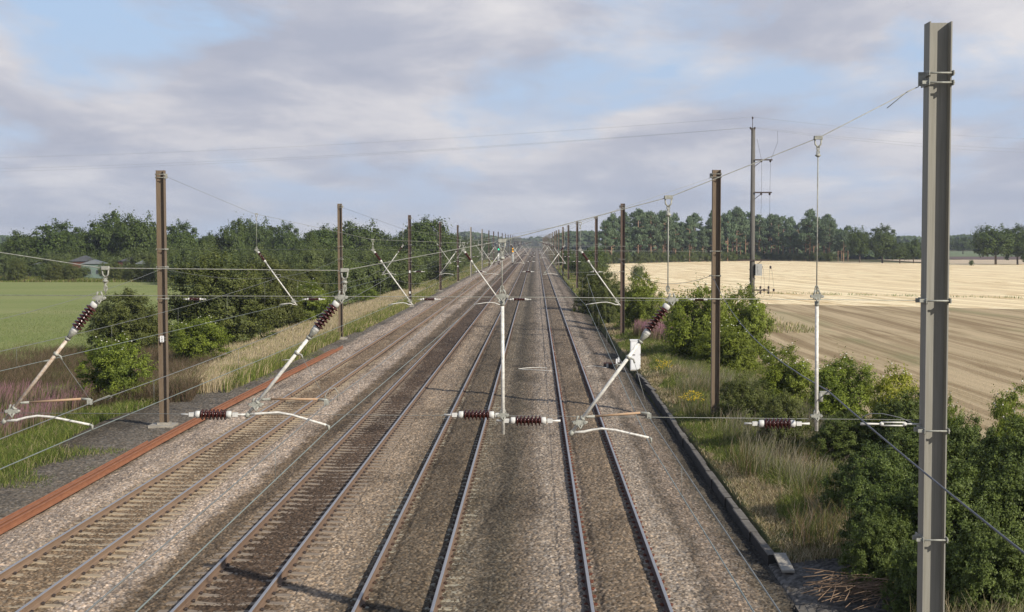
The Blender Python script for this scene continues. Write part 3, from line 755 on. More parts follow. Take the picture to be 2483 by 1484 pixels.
reg_arm(-10.7, 20, 6.5, -1, 1.3, 1.7, 'registration arm over the leftmost track at the nearest head span, out to the left', 5.02, 4.66, tx=-10.9)
# further head spans
kn = ['', 'second', 'third', 'fourth', 'fifth', 'sixth', 'seventh', 'eighth']
for k in range(1, min(len(YSL), 22)):
    Y = YSL[k]; xl = (XL[k] if k < 11 else -12.4)+.17; xr = (XR[k] if k < 11 else 5.4)-.17
    tops = {'A': -11.45, 'B': -6.68, 'C': -2.98, 'D': 1.8}; s = 1
    if k % 2 == 0: tops = {t: TR[t]+.35 for t in TR}; s = -1
    if k == 1: head = [(xl, 9.9), (-11.6, 8.4), (-6.7, 7.32), (-3.04, 7.18), (1.73, 8.0), (xr, 9.85)]
    else: head = [(xl, 9.85), (tops['A'], 8.2), (tops['B'], 7.35), (tops['C'], 7.25), (tops['D'], 8.0), (xr, 9.8)]
    zu = 6.9; zl = 4.88
    insx = [(-14.3, -13.75), (-9.4, -8.85), (-4.65, -4.1), (-.98, -.4), (6.4, 6.9)] if k == 1 else [(-9.4, -8.85), (-4.65, -4.1), (-.9, -.35), (4.4, 4.95)]
    lab = ('%s wire head span from the camera, strung over all four tracks' % kn[k]) if k < 8 else 'faint distant head span among the far rows of masts'
    headspan(k, Y, xl, xr, head, zu, zl, [(a, b, zl) for a, b in insx if a > xl and b < xr] if k < 8 else [], [tops[t] for t in tops] if k < 5 else [], [], lab, k < 2)
    if k < 8:
        for tr in TR:
            ll = ('registration arm over the %s at the %s head span' % (trn[tr], kn[k]))
            reg_arm(tops[tr], Y, zu, s, 1.62, 2.25, ll, zcat(k), zcon(k), tx=wirex(tr, k), detail=False, rusty=False)
    else:
        for tr in TR:
            mb = MB(); t0 = Vector((tops[tr], 0, zu)); t1 = t0+Vector((s*1.62, 0, -2.25)); mb.path([t0, t1], .03, 5)
            o = empty('registration_arm', (0, Y, 0), 0, 'tiny far-off registration arm over the %s' % trn[tr], 'registration arm', 'distant registration arms over the %s' % trn[tr])
            mb.build('tube', M['galv'], o)
            MB().lathe(t0.lerp(t1, .05), t0.lerp(t1, .25), [(0, .07), (1, .07)], 6).build('insulator', M['porcelain'], o)

# overhead line of each track
near_w = {'A': (-10.9, 5.02, 4.66), 'B': (q(208, 0)[0], q(0, 977)[1], q(0, 1042)[1]), 'C': (q(788, 0)[0], q(0, 977)[1], q(0, 1042)[1]), 'D': (q(1578, 0)[0], q(0, 1008)[1], q(0, 1070)[1])}
for tr in TR:
    r = empty('overhead_line', (0, 0, 0), 0, 'catenary and contact wires strung along above the %s' % trn[tr], 'overhead line', 'overhead line wires above the tracks')
    nodes = [(-30, TR[tr]+.15, near_w[tr][1]+.02, near_w[tr][2])] + [(20, near_w[tr][0], near_w[tr][1], near_w[tr][2])]
    for k in range(1, 22): nodes.append((YSL[k], wirex(tr, k), zcat(k), zcon(k)))
    cp, mp, dr = [], [], []
    for (ya, xa, ma, ca), (yb, xb, mb_, cb) in zip(nodes[:-1], nodes[1:]):
        n = 12; sag = (yb-ya)**2*.00034 if ya >= 20 else .12
        if ya == 20: sag = .22
        for i in range(n):
            t = i/n; yy = ya+(yb-ya)*t
            mp.append((xa+(xb-xa)*t, yy, ma+(mb_-ma)*t-4*sag*t*(1-t))); cp.append((xa+(xb-xa)*t, yy, ca+(cb-ca)*t))
            if ya < 400 and i in (1, 3, 5, 7, 9, 11) and not (ya < 0 and i < 9): dr.append((mp[-1], cp[-1]))
    mp.append((nodes[-1][1], nodes[-1][0], nodes[-1][2])); cp.append((nodes[-1][1], nodes[-1][0], nodes[-1][3]))
    MB().path(cp, .0068, 6).build('contact_wire', M['wire_copper'], r)
    MB().path(mp, .0065, 6).build('catenary_wire', M['wire'], r)
    for a, b in dr[:60]:
        m = MB(); m.path([a, b], .003, 4); m.lathe(Vector(b)-Vector((0, .02, 0)), Vector(b)+Vector((0, .02, 0)), [(0, .012), (1, .012)], 5); m.build('dropper', M['wire'], r)
# loops of jumper cable at the near arms
for (pts, lab) in (([(790, 985), (788, 960), (797, 944), (810, 942), (817, 955), (815, 975)], 'small looped jumper cable beside the white registration arm left of centre'),
                   ([(212, 982), (235, 970), (262, 960), (267, 964), (255, 972)], 'small looped jumper cable at the rusty registration arm on the left')):
    o = MB().path([P(x, y, 20.0) + Vector((0, i*.03, 0)) for i, (x, y) in enumerate(pts)], .006, 6).build('jumper_cable', M['galv'], None)
    tag(o, lab, 'cable', 'jumper cables')
# return conductors tied to the masts
def conductor(pts, lab, r=.009, mat='cable_dark', sag=.0002):
    out = []
    for a, b in zip(pts[:-1], pts[1:]):
        a = Vector(a); b = Vector(b); L = (b-a).length
        for i in range(12):
            t = i/12; p = a.lerp(b, t); p.z -= 4*sag*L*L*t*(1-t); out.append(p)
    out.append(Vector(pts[-1]))
    o = MB().path(out, r, 6).build('return_conductor', M[mat]); tag(o, lab, 'cable', 'return conductors strung along the masts'); return o
p1 = P(1727, 668, 59); p0 = P(2008, 948, 20)
conductor([(4.1, -20, 4.2), (4.06, 2, 4.3), p0, p1]+[(XR[k]-.3, YSL[k], 5.9) for k in range(2, 11)], 'dark return cable falling across the right side in front of the near grey mast', .0105, sag=.00035)
conductor([(-15.0, -20, 4.4), (-14.9, 20, 5.0), P(392, 652, 59)]+[(XL[k]+.3, YSL[k], 6.1) for k in range(2, 11)], 'thin return cable strung along the row of masts on the left', .007, 'wire', sag=.00035)
o = MB(); c = P(2000, 953, 20); o.box(c.x-.07, c.x+.06, c.y-.03, c.y+.03, c.z-.02, c.z+.025); o.path([(c.x-.05, 20, c.z-.01), (3.97, 20, c.z-.03), (3.95, 20, c.z-.06)], .02, 6)
o.lathe((3.945, 20, c.z-.12), (3.945, 20, c.z+.0), [(0, .034), (1, .034)], 8); o = o.build('clamp_fitting', M['galv'], hs0); o.location = (0, -20, 0)

# ------------------------------------------------------------------ wooden power pole and its wires
def power_pole():
    Y = 98.0; X = P(1824, 640, Y).x
    r = empty('power_pole', (X, Y, -1.0), 0, 'tall grey wooden power pole with crossarms standing in the right field', 'power pole')
    Z = lambda y: P(1824, y, Y).z + 1.0
    MB().path([(0, 0, 0), (0, 0, Z(310))], [.20, .135], 12).build('pole', M['wood'], r)
    m = MB(); m.path([(-.06, -.1, Z(330)), (-.06, -.1, Z(284))], .022, 6); m.path([(-.16, -.05, Z(312)), (-.02, -.1, Z(335))], .02, 6); m.path([(.10, -.05, Z(316)), (-.02, -.1, Z(335))], .02, 6)
    m.build('top_bracket', M['dark_iron'], r)
    def pin(x, z, s=1.0):
        MB().lathe((x, -.1, z-.08*s), (x, -.1, z+.08*s), [(0, .03*s), (.2, .06*s), (.4, .045*s), (.6, .065*s), (.8, .05*s), (1, .03*s)], 8).build('insulator', M['dark_iron'], r)
    pin(-.06, Z(286)); pin(-.20, Z(311)); pin(.09, Z(311))
    for y, x0, x1 in ((388, .1, 1.28), (467, .1, 1.25), (631, -1.02, 1.12), (703, -.95, 1.15)):
        c = MB(); c.box(min(x0, x1), max(x0, x1), -.24, -.16, Z(y)-.045, Z(y)+.045); c.path([(.12, -.2, Z(y)-.42), (.6, -.2, Z(y)-.04)], .022, 5)
        c.build('crossarm', M['dark_iron'], r)
    for y, xs in ((390, (.55, 1.15)), (470, (.55, 1.12)), (581, (.5, 1.1)), (648, (.62, 1.22)), (697, (.55, 1.1)), (709, (.55, 1.1)), (703, (.80, 1.45)), (612, (-1.05, .8))):
        for x in xs: pin(x, Z(y), 1.25)
    b = MB(); b.box(.18, .62, -.35, .05, Z(668), Z(640)); b.box(.3, .5, -.37, -.351, Z(664), Z(644)); b.build('switch_box', M['grey_box'], r)
    s = MB()
    for z in np.arange(2.6, Z(640), .62):
        for sg in (-1, 1): s.box(sg*.17-.05, sg*.17+.05, -.06, .0, z-.03, z+.03)
    s.build('step_irons', M['dark_iron'], r)
    d = MB(); d.path([(.22, -.2, Z(380)+1.2), (.55, -.2, Z(390)), (.56, -.2, Z(470)), (.5, -.2, Z(581))], .008, 4); d.path([(1.6, -.2, Z(318)), (1.62, -.2, Z(345)), (1.15, -.2, Z(390)), (1.12, -.2, Z(470)), (1.12, -.2, Z(581))], .008, 4)
    for xa, xb in ((.6, .57), (.72, .82), (1.15, 1.1), (1.27, 1.45)): d.path([(xa, -.2, Z(650)), (xb, -.2, Z(697))], .006, 4)
    for xa in (.55, 1.1): d.path([(xa, -.2, Z(711)), (xa+.06, -.2, Z(719)), (xa+.16, -.2, Z(721)), (xa+.25, -.2, Z(716)), (xa+.27, -.2, Z(705))], .006, 4)
    d.build('down_lead', M['dark_iron'], r)
    def span(xa, ya, xe, ye, Ye, sag, lab):
        a = Vector((X+xa, Y-.1, Z(ya)-1.0+.05)); b = P(xe, ye, Ye); b = a + (b-a)*1.12
        pts = []
        for i in range(25):
            t = i/24; p = a.lerp(b, t); p.z -= 4*sag*t*(1-t)*(1 if t < .9 else 1); pts.append(p)
        # keep the frame-edge point on the sightline despite the sag
        dz = 4*sag*(1/1.12)*(1-1/1.12)
        pts = [p+Vector((0, 0, dz*(i/24)*1.12)) for i, p in enumerate(pts)]
        tag(MB().path(pts, .0048, 5).build('power_line_wire', M['wire']), lab, 'wire', 'wires of the wooden power pole')
    span(-.06, 286, 0, 382, 132, .5, 'topmost thin power wire running left from the wooden pole across the sky')
    span(-.20, 311, 0, 409, 131, .5, 'upper of the two lower power wires running left from the wooden pole')
    span(.09, 311, 0, 416, 134, .5, 'lowest power wire running left from the wooden pole across the sky')
    span(-.06, 286, 2483, 336, 112, .25, 'topmost thin power wire running right from the wooden pole')
    span(.09, 311, 2483, 362, 112, .25, 'middle power wire running right from the wooden pole')
    span(.12, 313, 2483, 370, 113, .3, 'lowest power wire running right from the wooden pole')
power_pole()

# ------------------------------------------------------------------ lineside equipment
def cabinet(px, yb, yt, pw, lab, small=False):
    g = G(px, yb, -.15); H = P(px, yt, g.y).z - g.z; W = pw*g.y/F
    r = empty('lineside_cabinet', g, 0, lab, 'cabinet', 'white lineside cabinets')
    b = MB(); b.box(-W/2, W/2, 0, W*.8, .06, H-.06); b.build('body', M['white_paint'], r)
    MB().box(-W/2-.03, W/2+.03, -.035, W*.8+.03, H-.058, H).build('lid', M['white_paint'], r)
    MB().box(-W/2-.01, W/2+.01, -.012, W*.8, 0, .058).build('plinth', M['concrete'], r)
    if not small:
        d = MB().box(-W/2+.03, W/2-.03, -.014, -.003, .10, H-.10).build('door', M['white_paint'], r)
        MB().box(-W*.32, -W*.05, -.03, -.016, H*.50, H*.53).build('handle', M['dark_iron'], d)
        MB().box(-W*.12, W*.1, -.018, -.0145, H*.80, H*.87).build('label_plate', M['plate'], d)
        h = MB()
        for z in (.25, H*.5, H-.3): h.box(W/2-.028, W/2-.006, -.03, -.016, z, z+.1)
        h.build('hinges', M['galv'], d)
cabinet(1541, 899, 824, 24, 'tall white lineside cabinet beside the grey kerb on the right')
cabinet(1353, 643, 625, 4.6, 'far white lineside cabinet at the foot of the right-hand masts', True)
def track_box():
    g = G(1478, 893, -.16); r = empty('trackside_box', g, .35, 'black trackside box with a rust-coloured lid beside the rightmost track', 'trackside box')
    mb = MB(); mb.prism([(-.30, 0), (.30, 0), (.26, .26), (-.26, .26)], 'y', -.2, .25); mb.build('body', M['black'], r)
    MB().prism([(-.29, .262), (.29, .262), (.24, .33), (-.24, .33)], 'y', -.23, .28).build('lid', simple('rust_lid', (.22, .09, .05), .8), r)
    MB().box(-.29, -.17, -.232, -.201, .06, .31).build('cover_plate', M['grey_box'], r)
    g = G(1497, 888, -.16); r = empty('terminal_post', g, 0, 'short grey terminal post with two small boxes beside the black box', 'post')
    MB().box(-.03, .03, -.03, .03, 0, .2).build('post', M['galv'], r)
    MB().box(-.09, .0, -.06, .06, .16, .44).build('terminal_box', M['white_paint'], r); MB().box(.02, .12, -.06, .06, .24, .52).build('terminal_box', M['white_paint'], r)
track_box()
def signal(px, Y, zt, lights, lab, X=None):
    X = P(px, 600, Y).x; r = empty('colour_light_signal', (X, Y, -.2), 0, lab, 'railway signal', 'colour light signals')
    MB().tube((0, 0, 0), (0, 0, zt-1.3), .09, n=8).build('post', M['white_paint'], r)
    MB().box(-.3, .3, -.25, .1, .0, .9).build('base_box', M['dark_iron'], r)
    h = MB(); h.box(-.38, .38, -.12, .12, zt-1.6, zt+.15); hd = h.build('signal_head', M['black'], r)
    for z, col in lights:
        t = NT('lit_lamp'); mt = t.out(t.n('ShaderNodeEmission', {'Color': (*col, 1), 'Strength': 1.6}).outputs[0])
        MB().lathe((0, -.16, z), (0, -.13, z), [(0, .24), (1, .24)], 12).build('lamp', mt, hd)
        MB().lathe((0, -.40, z), (0, -.125, z), [(0, .26), (1, .27)], 12, caps=False).build('hood', M['black'], hd)
    MB().box(-.4, .4, .14, .2, 1.2, zt-1.7).build('ladder', M['galv'], r)
signal(1243.5, 430, 5.7, [(5.15, (1, .45, .0)), (4.35, (1, .45, .0))], 'colour light signal showing two yellow lamps between the left tracks')
signal(1209, 440, 5.4, [(4.9, (.05, .9, .45))], 'colour light signal showing one green lamp left of the tracks')
# pale cables arching over the tracks
for i, (y, x0, x1) in enumerate(((81.5, -1.0, 1.0), (82.6, 2.9, 4.0), (80.6, -.9, 1.0))):
    pts = [(x0+(x1-x0)*t, y+.5*math.sin(t*3+i), .03+.03*math.sin(math.pi*t)) for t in np.linspace(0, 1, 12)]
    tag(MB().path(pts, .02, 6).build('ground_cable', M['tube_white']), ['pale cable looping across the ballast left of the rightmost track', 'pale cable arching toward the black trackside box', 'second pale cable on the ballast, nearer the camera'][i], 'cable', 'pale cables on the ballast')
# pile of cut branches at bottom right
def brushwood():
    rnd = random.Random(5); mb = MB(); c = G(2085, 1448, -.1)
    for i in range(150):
        a = rnd.gauss(.5, .5); L = rnd.uniform(.4, 1.3); x = c.x+rnd.gauss(0, .42); y = c.y+rnd.gauss(0, .5); z = rnd.uniform(.0, .28)
        d = Vector((math.cos(a), math.sin(a), rnd.uniform(-.12, .2))); p = Vector((x, y, z))
        mb.path([p-d*L/2, p+Vector((rnd.gauss(0, .04), rnd.gauss(0, .04), .03)), p+d*L/2], [rnd.uniform(.006, .014), .007, .003], 4)
    tag(mb.build('brushwood', M['twig']), 'heap of dry cut branches under the dark bushes at bottom right', 'branches', kind='stuff')
brushwood()

# ------------------------------------------------------------------ foliage
def leaf_mesh(name, C, N, S, val, mat, asp=.55, rng=None):
    n = len(C); r = rng.normal(size=(n, 3)); N = N/np.maximum(np.linalg.norm(N, axis=1, keepdims=True), 1e-6)
    u = np.cross(N, r); u /= np.maximum(np.linalg.norm(u, axis=1, keepdims=True), 1e-6); w = np.cross(N, u)
    S = S[:, None]
    V = np.stack([C-u*S, C+w*S*asp+u*S*.1, C+u*S, C-w*S*asp+u*S*.1], 1).reshape(-1, 3)
    return np_mesh(name, V, np.arange(4*n).reshape(n, 4), mat, {'v': np.repeat(val, 4)})
def sph(rng, n, up=0.0):
    d = rng.normal(size=(n, 3)); d[:, 2] += up; return d/np.linalg.norm(d, axis=1, keepdims=True)
def crown(rng, K, per, cen, rad, crad, size, shell=(.72, 1.0), up=.25, flat=.7, fill=.12, low=-.35, lobes=5, lobe_amp=.22, shoot=.25):
    """leaf clumps over an uneven ellipsoid; returns centres, normals, sizes, values"""
    cen = np.array(cen); rad = np.array(rad)
    d = sph(rng, K*3, up); d = d[d[:, 2] > low][:K]; K = len(d)
    L = sph(rng, lobes, .3); dots = (d@L.T).max(1); bump = 1 + lobe_amp*(np.clip((dots-.55)/.45, 0, 1)*1.6 - .6)
    cc = cen + d*rad*(rng.uniform(shell[0], shell[1], K)*bump)[:, None]
    cr = crad*rng.uniform(.6, 1.35, K)
    cv = rng.uniform(0, 1, K)
    idx = np.repeat(np.arange(K), per); n = len(idx)
    off = np.clip(rng.normal(size=(n, 3))*.52, -.95, .95); an = rng.uniform(.55, 1.5, (K, 3)); off *= an[idx]
    off[:, 2] *= flat
    sh = sph(rng, K*5, .35); si = idx*5 + rng.integers(0, 5, n); on = rng.uniform(0, 1, n) < shoot     # leaves strung along shoots
    so = (sh[si] + d[idx]*.6)*rng.uniform(.2, 1.35, (n, 1)) + rng.normal(size=(n, 3))*.13
    off = np.where(on[:, None], so, off)
    C = cc[idx] + off*cr[idx][:, None]
    N = off*.5 + d[idx]*.6 + np.array([0, 0, .4]) + rng.normal(size=(n, 3))*.55
    S = size*rng.uniform(.6, 1.3, n); v = np.clip(.5*cv[idx] + rng.uniform(0, .6, n), 0, 1)
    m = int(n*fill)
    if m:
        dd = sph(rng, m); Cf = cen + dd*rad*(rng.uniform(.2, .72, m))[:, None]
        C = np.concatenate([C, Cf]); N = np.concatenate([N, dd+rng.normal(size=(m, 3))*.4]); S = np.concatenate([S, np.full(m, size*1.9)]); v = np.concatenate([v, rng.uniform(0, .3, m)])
    return C, N, S, v, cc
PROTO = {}
def limbs(rng, mb, h0, h1, targets, r0, n):
    mb.path([(0, 0, -.02), (rng.normal()*.008, rng.normal()*.008, h0), (rng.normal()*.02, rng.normal()*.02, h1)], [r0, r0*.8, r0*.35], 7)
    for t in targets[:n]:
        s = Vector((0, 0, rng.uniform(h0*.8, h1*.8))); e = Vector(t)
        mb.path([s, s.lerp(e, .5)+Vector((0, 0, .02)), e], [r0*.42, r0*.25, r0*.1], 5)
def proto(kind, var, mat, seed, **kw):
    rng = np.random.default_rng(seed)
    C, N, S, v, cc = crown(rng, **kw['c'])
    if 'zmin' in kw:
        C[:, 2] = np.maximum(C[:, 2], kw['zmin']+rng.uniform(0, .03, len(C)))
    me = leaf_mesh(kind+'_crown', C, N, S, v, M[mat], kw.get('asp', .55), rng)
    mb = MB(); limbs(rng, mb, kw.get('h0', .15), kw.get('h1', .6), [tuple(c) for c in cc[:40]], kw.get('r0', .02), kw.get('nl', 7))
    tm = mb.mesh(kind+'_trunk', M[kw.get('bark', 'bark')])
    fl = None
    if kw.get('flower'):
        b = MB(); sel = [i for i in np.argsort(-cc[:, 2]) if cc[i, 1] < .25][:kw['flower']]
        for i in sel:
            c = Vector(cc[i]) + (Vector(cc[i])-Vector((0, 0, .45))).normalized()*.07
            b.lathe(c-Vector((0, 0, .006)), c+Vector((0, 0, .008)), [(0, .004), (.5, .013), (1, .008)], 7)
        fl = b.mesh('blossom', M['blossom'])
    PROTO[(kind, var)] = (me, tm, fl)
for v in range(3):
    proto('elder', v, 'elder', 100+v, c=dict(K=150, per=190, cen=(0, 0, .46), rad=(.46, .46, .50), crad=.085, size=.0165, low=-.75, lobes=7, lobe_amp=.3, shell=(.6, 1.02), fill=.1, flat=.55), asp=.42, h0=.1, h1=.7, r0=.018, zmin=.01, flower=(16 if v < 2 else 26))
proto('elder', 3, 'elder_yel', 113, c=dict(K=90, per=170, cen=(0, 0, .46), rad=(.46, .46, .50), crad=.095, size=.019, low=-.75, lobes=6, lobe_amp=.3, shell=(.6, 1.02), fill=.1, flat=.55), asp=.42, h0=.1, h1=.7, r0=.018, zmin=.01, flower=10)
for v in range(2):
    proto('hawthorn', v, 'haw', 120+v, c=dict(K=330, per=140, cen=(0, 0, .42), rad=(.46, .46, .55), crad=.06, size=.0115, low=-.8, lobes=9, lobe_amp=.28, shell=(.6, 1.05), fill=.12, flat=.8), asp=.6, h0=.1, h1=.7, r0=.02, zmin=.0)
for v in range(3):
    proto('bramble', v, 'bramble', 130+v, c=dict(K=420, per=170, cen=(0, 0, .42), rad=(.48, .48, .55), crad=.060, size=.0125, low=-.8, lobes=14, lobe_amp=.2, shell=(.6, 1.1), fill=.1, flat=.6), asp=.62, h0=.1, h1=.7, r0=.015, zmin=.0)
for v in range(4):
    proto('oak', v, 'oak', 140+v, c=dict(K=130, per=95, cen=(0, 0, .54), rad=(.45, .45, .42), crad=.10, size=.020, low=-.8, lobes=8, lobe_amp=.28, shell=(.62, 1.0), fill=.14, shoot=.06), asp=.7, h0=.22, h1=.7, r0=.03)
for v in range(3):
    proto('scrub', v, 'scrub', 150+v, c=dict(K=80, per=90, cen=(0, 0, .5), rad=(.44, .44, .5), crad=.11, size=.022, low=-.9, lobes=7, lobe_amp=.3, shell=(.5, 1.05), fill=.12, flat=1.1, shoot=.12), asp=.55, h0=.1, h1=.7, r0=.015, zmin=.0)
def pine_proto(v, seed):
    rng = np.random.default_rng(seed); K = 46
    z = np.concatenate([rng.uniform(.38, .98, K), [.97, .93, .9]]); K = len(z)
    rmax = np.interp(z, [.3, .5, .75, .92, 1.0], [.7, .85, .72, .42, .10]); a = rng.uniform(0, 6.28, K); rr = rmax*np.sqrt(rng.uniform(.1, 1, K))*.5
    cc = np.stack([rr*np.cos(a), rr*np.sin(a), z], 1); cr = rng.uniform(.10, .20, K)*np.interp(z, [.3, .8, 1], [1.1, 1, .6])
    per = 120; idx = np.repeat(np.arange(K), per); n = len(idx); off = sph(rng, n)*(rng.uniform(0, 1, n)**.4)[:, None]; off[:, 2] *= .22
    up = (rng.uniform(0, 1, n) < .35)*rng.uniform(0, 1, n)*np.clip((cc[idx][:, 2]-.5)*2, .1, 1)*.075
    C = cc[idx]+off*cr[idx][:, None]; C[:, 2] += up; N = off*np.array([1, 1, 3.0])+np.array([0, 0, .5])+rng.normal(size=(n, 3))*.5
    cv = rng.uniform(0, 1, K)
    me = leaf_mesh('pine_crown', C, N, .026*rng.uniform(.6, 1.3, n), np.clip(cv[idx]*.6+rng.uniform(0, .5, n), 0, 1), M['pine'], .55, rng)
    # scale of leaf differs in z because the crown is stretched when placed
    mb = MB(); lean = rng.normal()*.03
    mb.path([(0, 0, -.02), (lean*.5, 0, .4), (lean, 0, .95)], [.036, .027, .010], 7)
    for c in cc[:16]: mb.path([(lean*c[2], 0, c[2]-.03), tuple(c)], [.010, .004], 4)
    for i in range(4):
        z0 = rng.uniform(.2, .42); aa = rng.uniform(0, 6.28); mb.path([(0, 0, z0), (.2*math.cos(aa), .2*math.sin(aa), z0+.03)], [.008, .003], 4)
    PROTO[('pine', v)] = (me, mb.mesh('pine_trunk', M['pine_bark']), None)
for v in range(5): pine_proto(v, 160+v)

rp = random.Random(11)
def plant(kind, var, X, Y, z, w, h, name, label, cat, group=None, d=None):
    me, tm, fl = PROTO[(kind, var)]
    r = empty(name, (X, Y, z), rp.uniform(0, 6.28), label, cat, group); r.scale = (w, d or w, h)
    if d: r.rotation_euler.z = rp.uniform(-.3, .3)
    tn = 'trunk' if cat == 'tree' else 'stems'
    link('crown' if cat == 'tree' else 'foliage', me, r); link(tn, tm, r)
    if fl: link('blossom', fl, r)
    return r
def plant_px(kind, var, x0, x1, yt, Y, zg, name, label, cat, group=None, dscale=1.0, wk=1.06):
    """stands at distance Y on level zg and fills pixels x0..x1, top at yt"""
    a = P(x0, 600, Y).x; b = P(x1, 600, Y).x; h = P((x0+x1)/2, yt, Y).z - zg
    w = (b-a)*wk
    return plant(kind, var, (a+b)/2, Y, zg, w, h, name, label, cat, group, d=w*dscale)

# near shrubs, left
EB = 'elder bushes beside the railway'
plant_px('elder', 0, 200, 352, 828, 70, -.95, 'elder_bush', 'bright green elder bush at the left with a gravel patch to its right', 'bush', EB)
plant_px('elder', 1, 413, 545, 776, 93, -.95, 'elder_bush', 'yellow-green elder bush just right of the brown mast with the number plate', 'bush', EB)
plant_px('elder', 2, 712, 805, 690, 136, -.95, 'elder_bush', 'bright elder bush behind the white registration arm insulator, left of the second left mast', 'bush', EB)
plant_px('elder', 1, 862, 915, 700, 178, -.9, 'elder_bush', 'small green shrub at the foot of the dark thicket by the second left mast', 'bush', EB)
HB = 'dark hawthorn bushes left of the railway'
plant_px('hawthorn', 0, 390, 640, 645, 108, -1, 'hawthorn_bush', 'large domed olive green hawthorn bush behind the nearest left mast', 'bush', HB)
plant_px('hawthorn', 1, 560, 725, 640, 128, -1, 'hawthorn_bush', 'large dark hawthorn bush behind the olive one, left of the tall grass', 'bush', HB)
plant_px('hawthorn', 1, 215, 385, 716, 104, -1, 'hawthorn_bush', 'low sparse hawthorn bush at the edge of the green meadow', 'bush', HB)
plant_px('hawthorn', 0, 640, 745, 668, 140, -1, 'hawthorn_bush', 'dark hawthorn bush between the large one and the bright elder', 'bush', HB)
plant_px('hawthorn', 1, 470, 600, 668, 116, -1, 'hawthorn_bush', 'hawthorn bush filling the gap between the two largest on the left', 'bush', HB)
plant_px('hawthorn', 1, 690, 800, 655, 160, -1, 'hawthorn_bush', 'hawthorn bush behind the insulator of the white arm left of centre', 'bush', HB)
plant_px('hawthorn', 0, 838, 925, 652, 205, -1, 'hawthorn_bush', 'very dark round bush right of the second left mast', 'bush', HB)
# near shrubs, right
plant_px('elder', 0, 1507, 1606, 678, 118, -.95, 'elder_bush', 'dense green elder bush behind the willowherb on the right verge', 'bush', EB)
plant_px('elder', 1, 1608, 1770, 706, 90, -.95, 'elder_bush', 'large elder bush left of and behind the brown mast on the right', 'bush', EB)
plant_px('elder', 2, 1745, 1880, 710, 92, -.95, 'elder_bush', 'large elder bush directly below the wooden power pole', 'bush', EB)
plant_px('elder', 0, 1700, 1830, 790, 86, -.95, 'elder_bush', 'lower elder bush spreading in front of the brown right-hand mast', 'bush', EB)
plant_px('elder', 2, 1838, 1990, 853, 66, -.95, 'elder_bush', 'elder bush with white flower heads left of the thin drop tube', 'bush', EB)
plant_px('elder', 1, 1960, 2125, 876, 60, -.95, 'elder_bush', 'elder bush with white flower heads behind the thin drop tube', 'bush', EB)
plant_px('elder', 3, 2105, 2250, 905, 54, -.95, 'elder_bush', 'yellowing elder bush just left of the near grey mast', 'bush', EB)
plant_px('elder', 2, 2395, 2540, 962, 43, -.9, 'elder_bush', 'elder bush with white flower heads at the right edge of the view', 'bush', EB)
plant_px('elder', 0, 2270, 2345, 985, 46, -.9, 'elder_bush', 'small elder bush peeking out just right of the near grey mast', 'bush', EB)
plant_px('scrub', 1, 1530, 1565, 641, 273, -1, 'field_shrub', 'lone small pale shrub standing in the stubble field', 'bush')
BB = 'dense bramble bushes at the bottom right'
bl = [(2035, 2200, 1105, 37, 'bramble bush at the left end of the dark mass at bottom right'), (2150, 2330, 1060, 40, 'bramble bush rising behind the near grey mast'),
      (2290, 2420, 1040, 40, 'bramble bush just right of the near grey mast, middle height'), (2380, 2560, 1050, 37, 'bramble bush at the right edge below the flowering elder'),
      (2090, 2260, 1190, 32, 'bramble bush low down, left of the near grey mast'), (2230, 2420, 1170, 31, 'bramble bush low down behind the foot of the near grey mast'),
      (2360, 2560, 1150, 31.5, 'bramble bush filling the right edge under the falling cable'), (1990, 2120, 1020, 48, 'bramble bush behind the thin drop tube, below the elders'),
      (2140, 2290, 975, 47, 'bramble bush between the yellowing elder and the near grey mast'), (2310, 2500, 1290, 27.5, 'bramble bush at the lower right corner'),
      (2085, 2215, 1265, 30.5, 'low bramble bush just above the heap of cut branches'), (2185, 2320, 1330, 28.6, 'low bramble bush at the foot of the near grey mast')]
for i, (a, b, t, Y, lab) in enumerate(bl): plant_px('bramble', i % 3, a, b, t, Y, -.55, 'bramble_bush', lab, 'bush', BB, wk=1.22)
plant_px('hawthorn', 0, 1735, 1870, 930, 57, -.7, 'hawthorn_bush', 'low dark hawthorn bush at the foot of the brown right-hand mast', 'bush', 'hawthorn bushes on the right verge')
plant_px('hawthorn', 1, 1840, 1960, 965, 50, -.6, 'hawthorn_bush', 'low grey-green bush left of the rightmost insulator', 'bush', 'hawthorn bushes on the right verge')
plant_px('hawthorn', 0, 1395, 1505, 665, 150, -1, 'hawthorn_bush', 'dark brownish hawthorn bush between the second and third right masts', 'bush', 'hawthorn bushes on the right verge')
plant_px('hawthorn', 1, 1440, 1500, 700, 128, -.9, 'hawthorn_bush', 'dark low thorn bush left of the second right mast', 'bush', 'hawthorn bushes on the right verge')

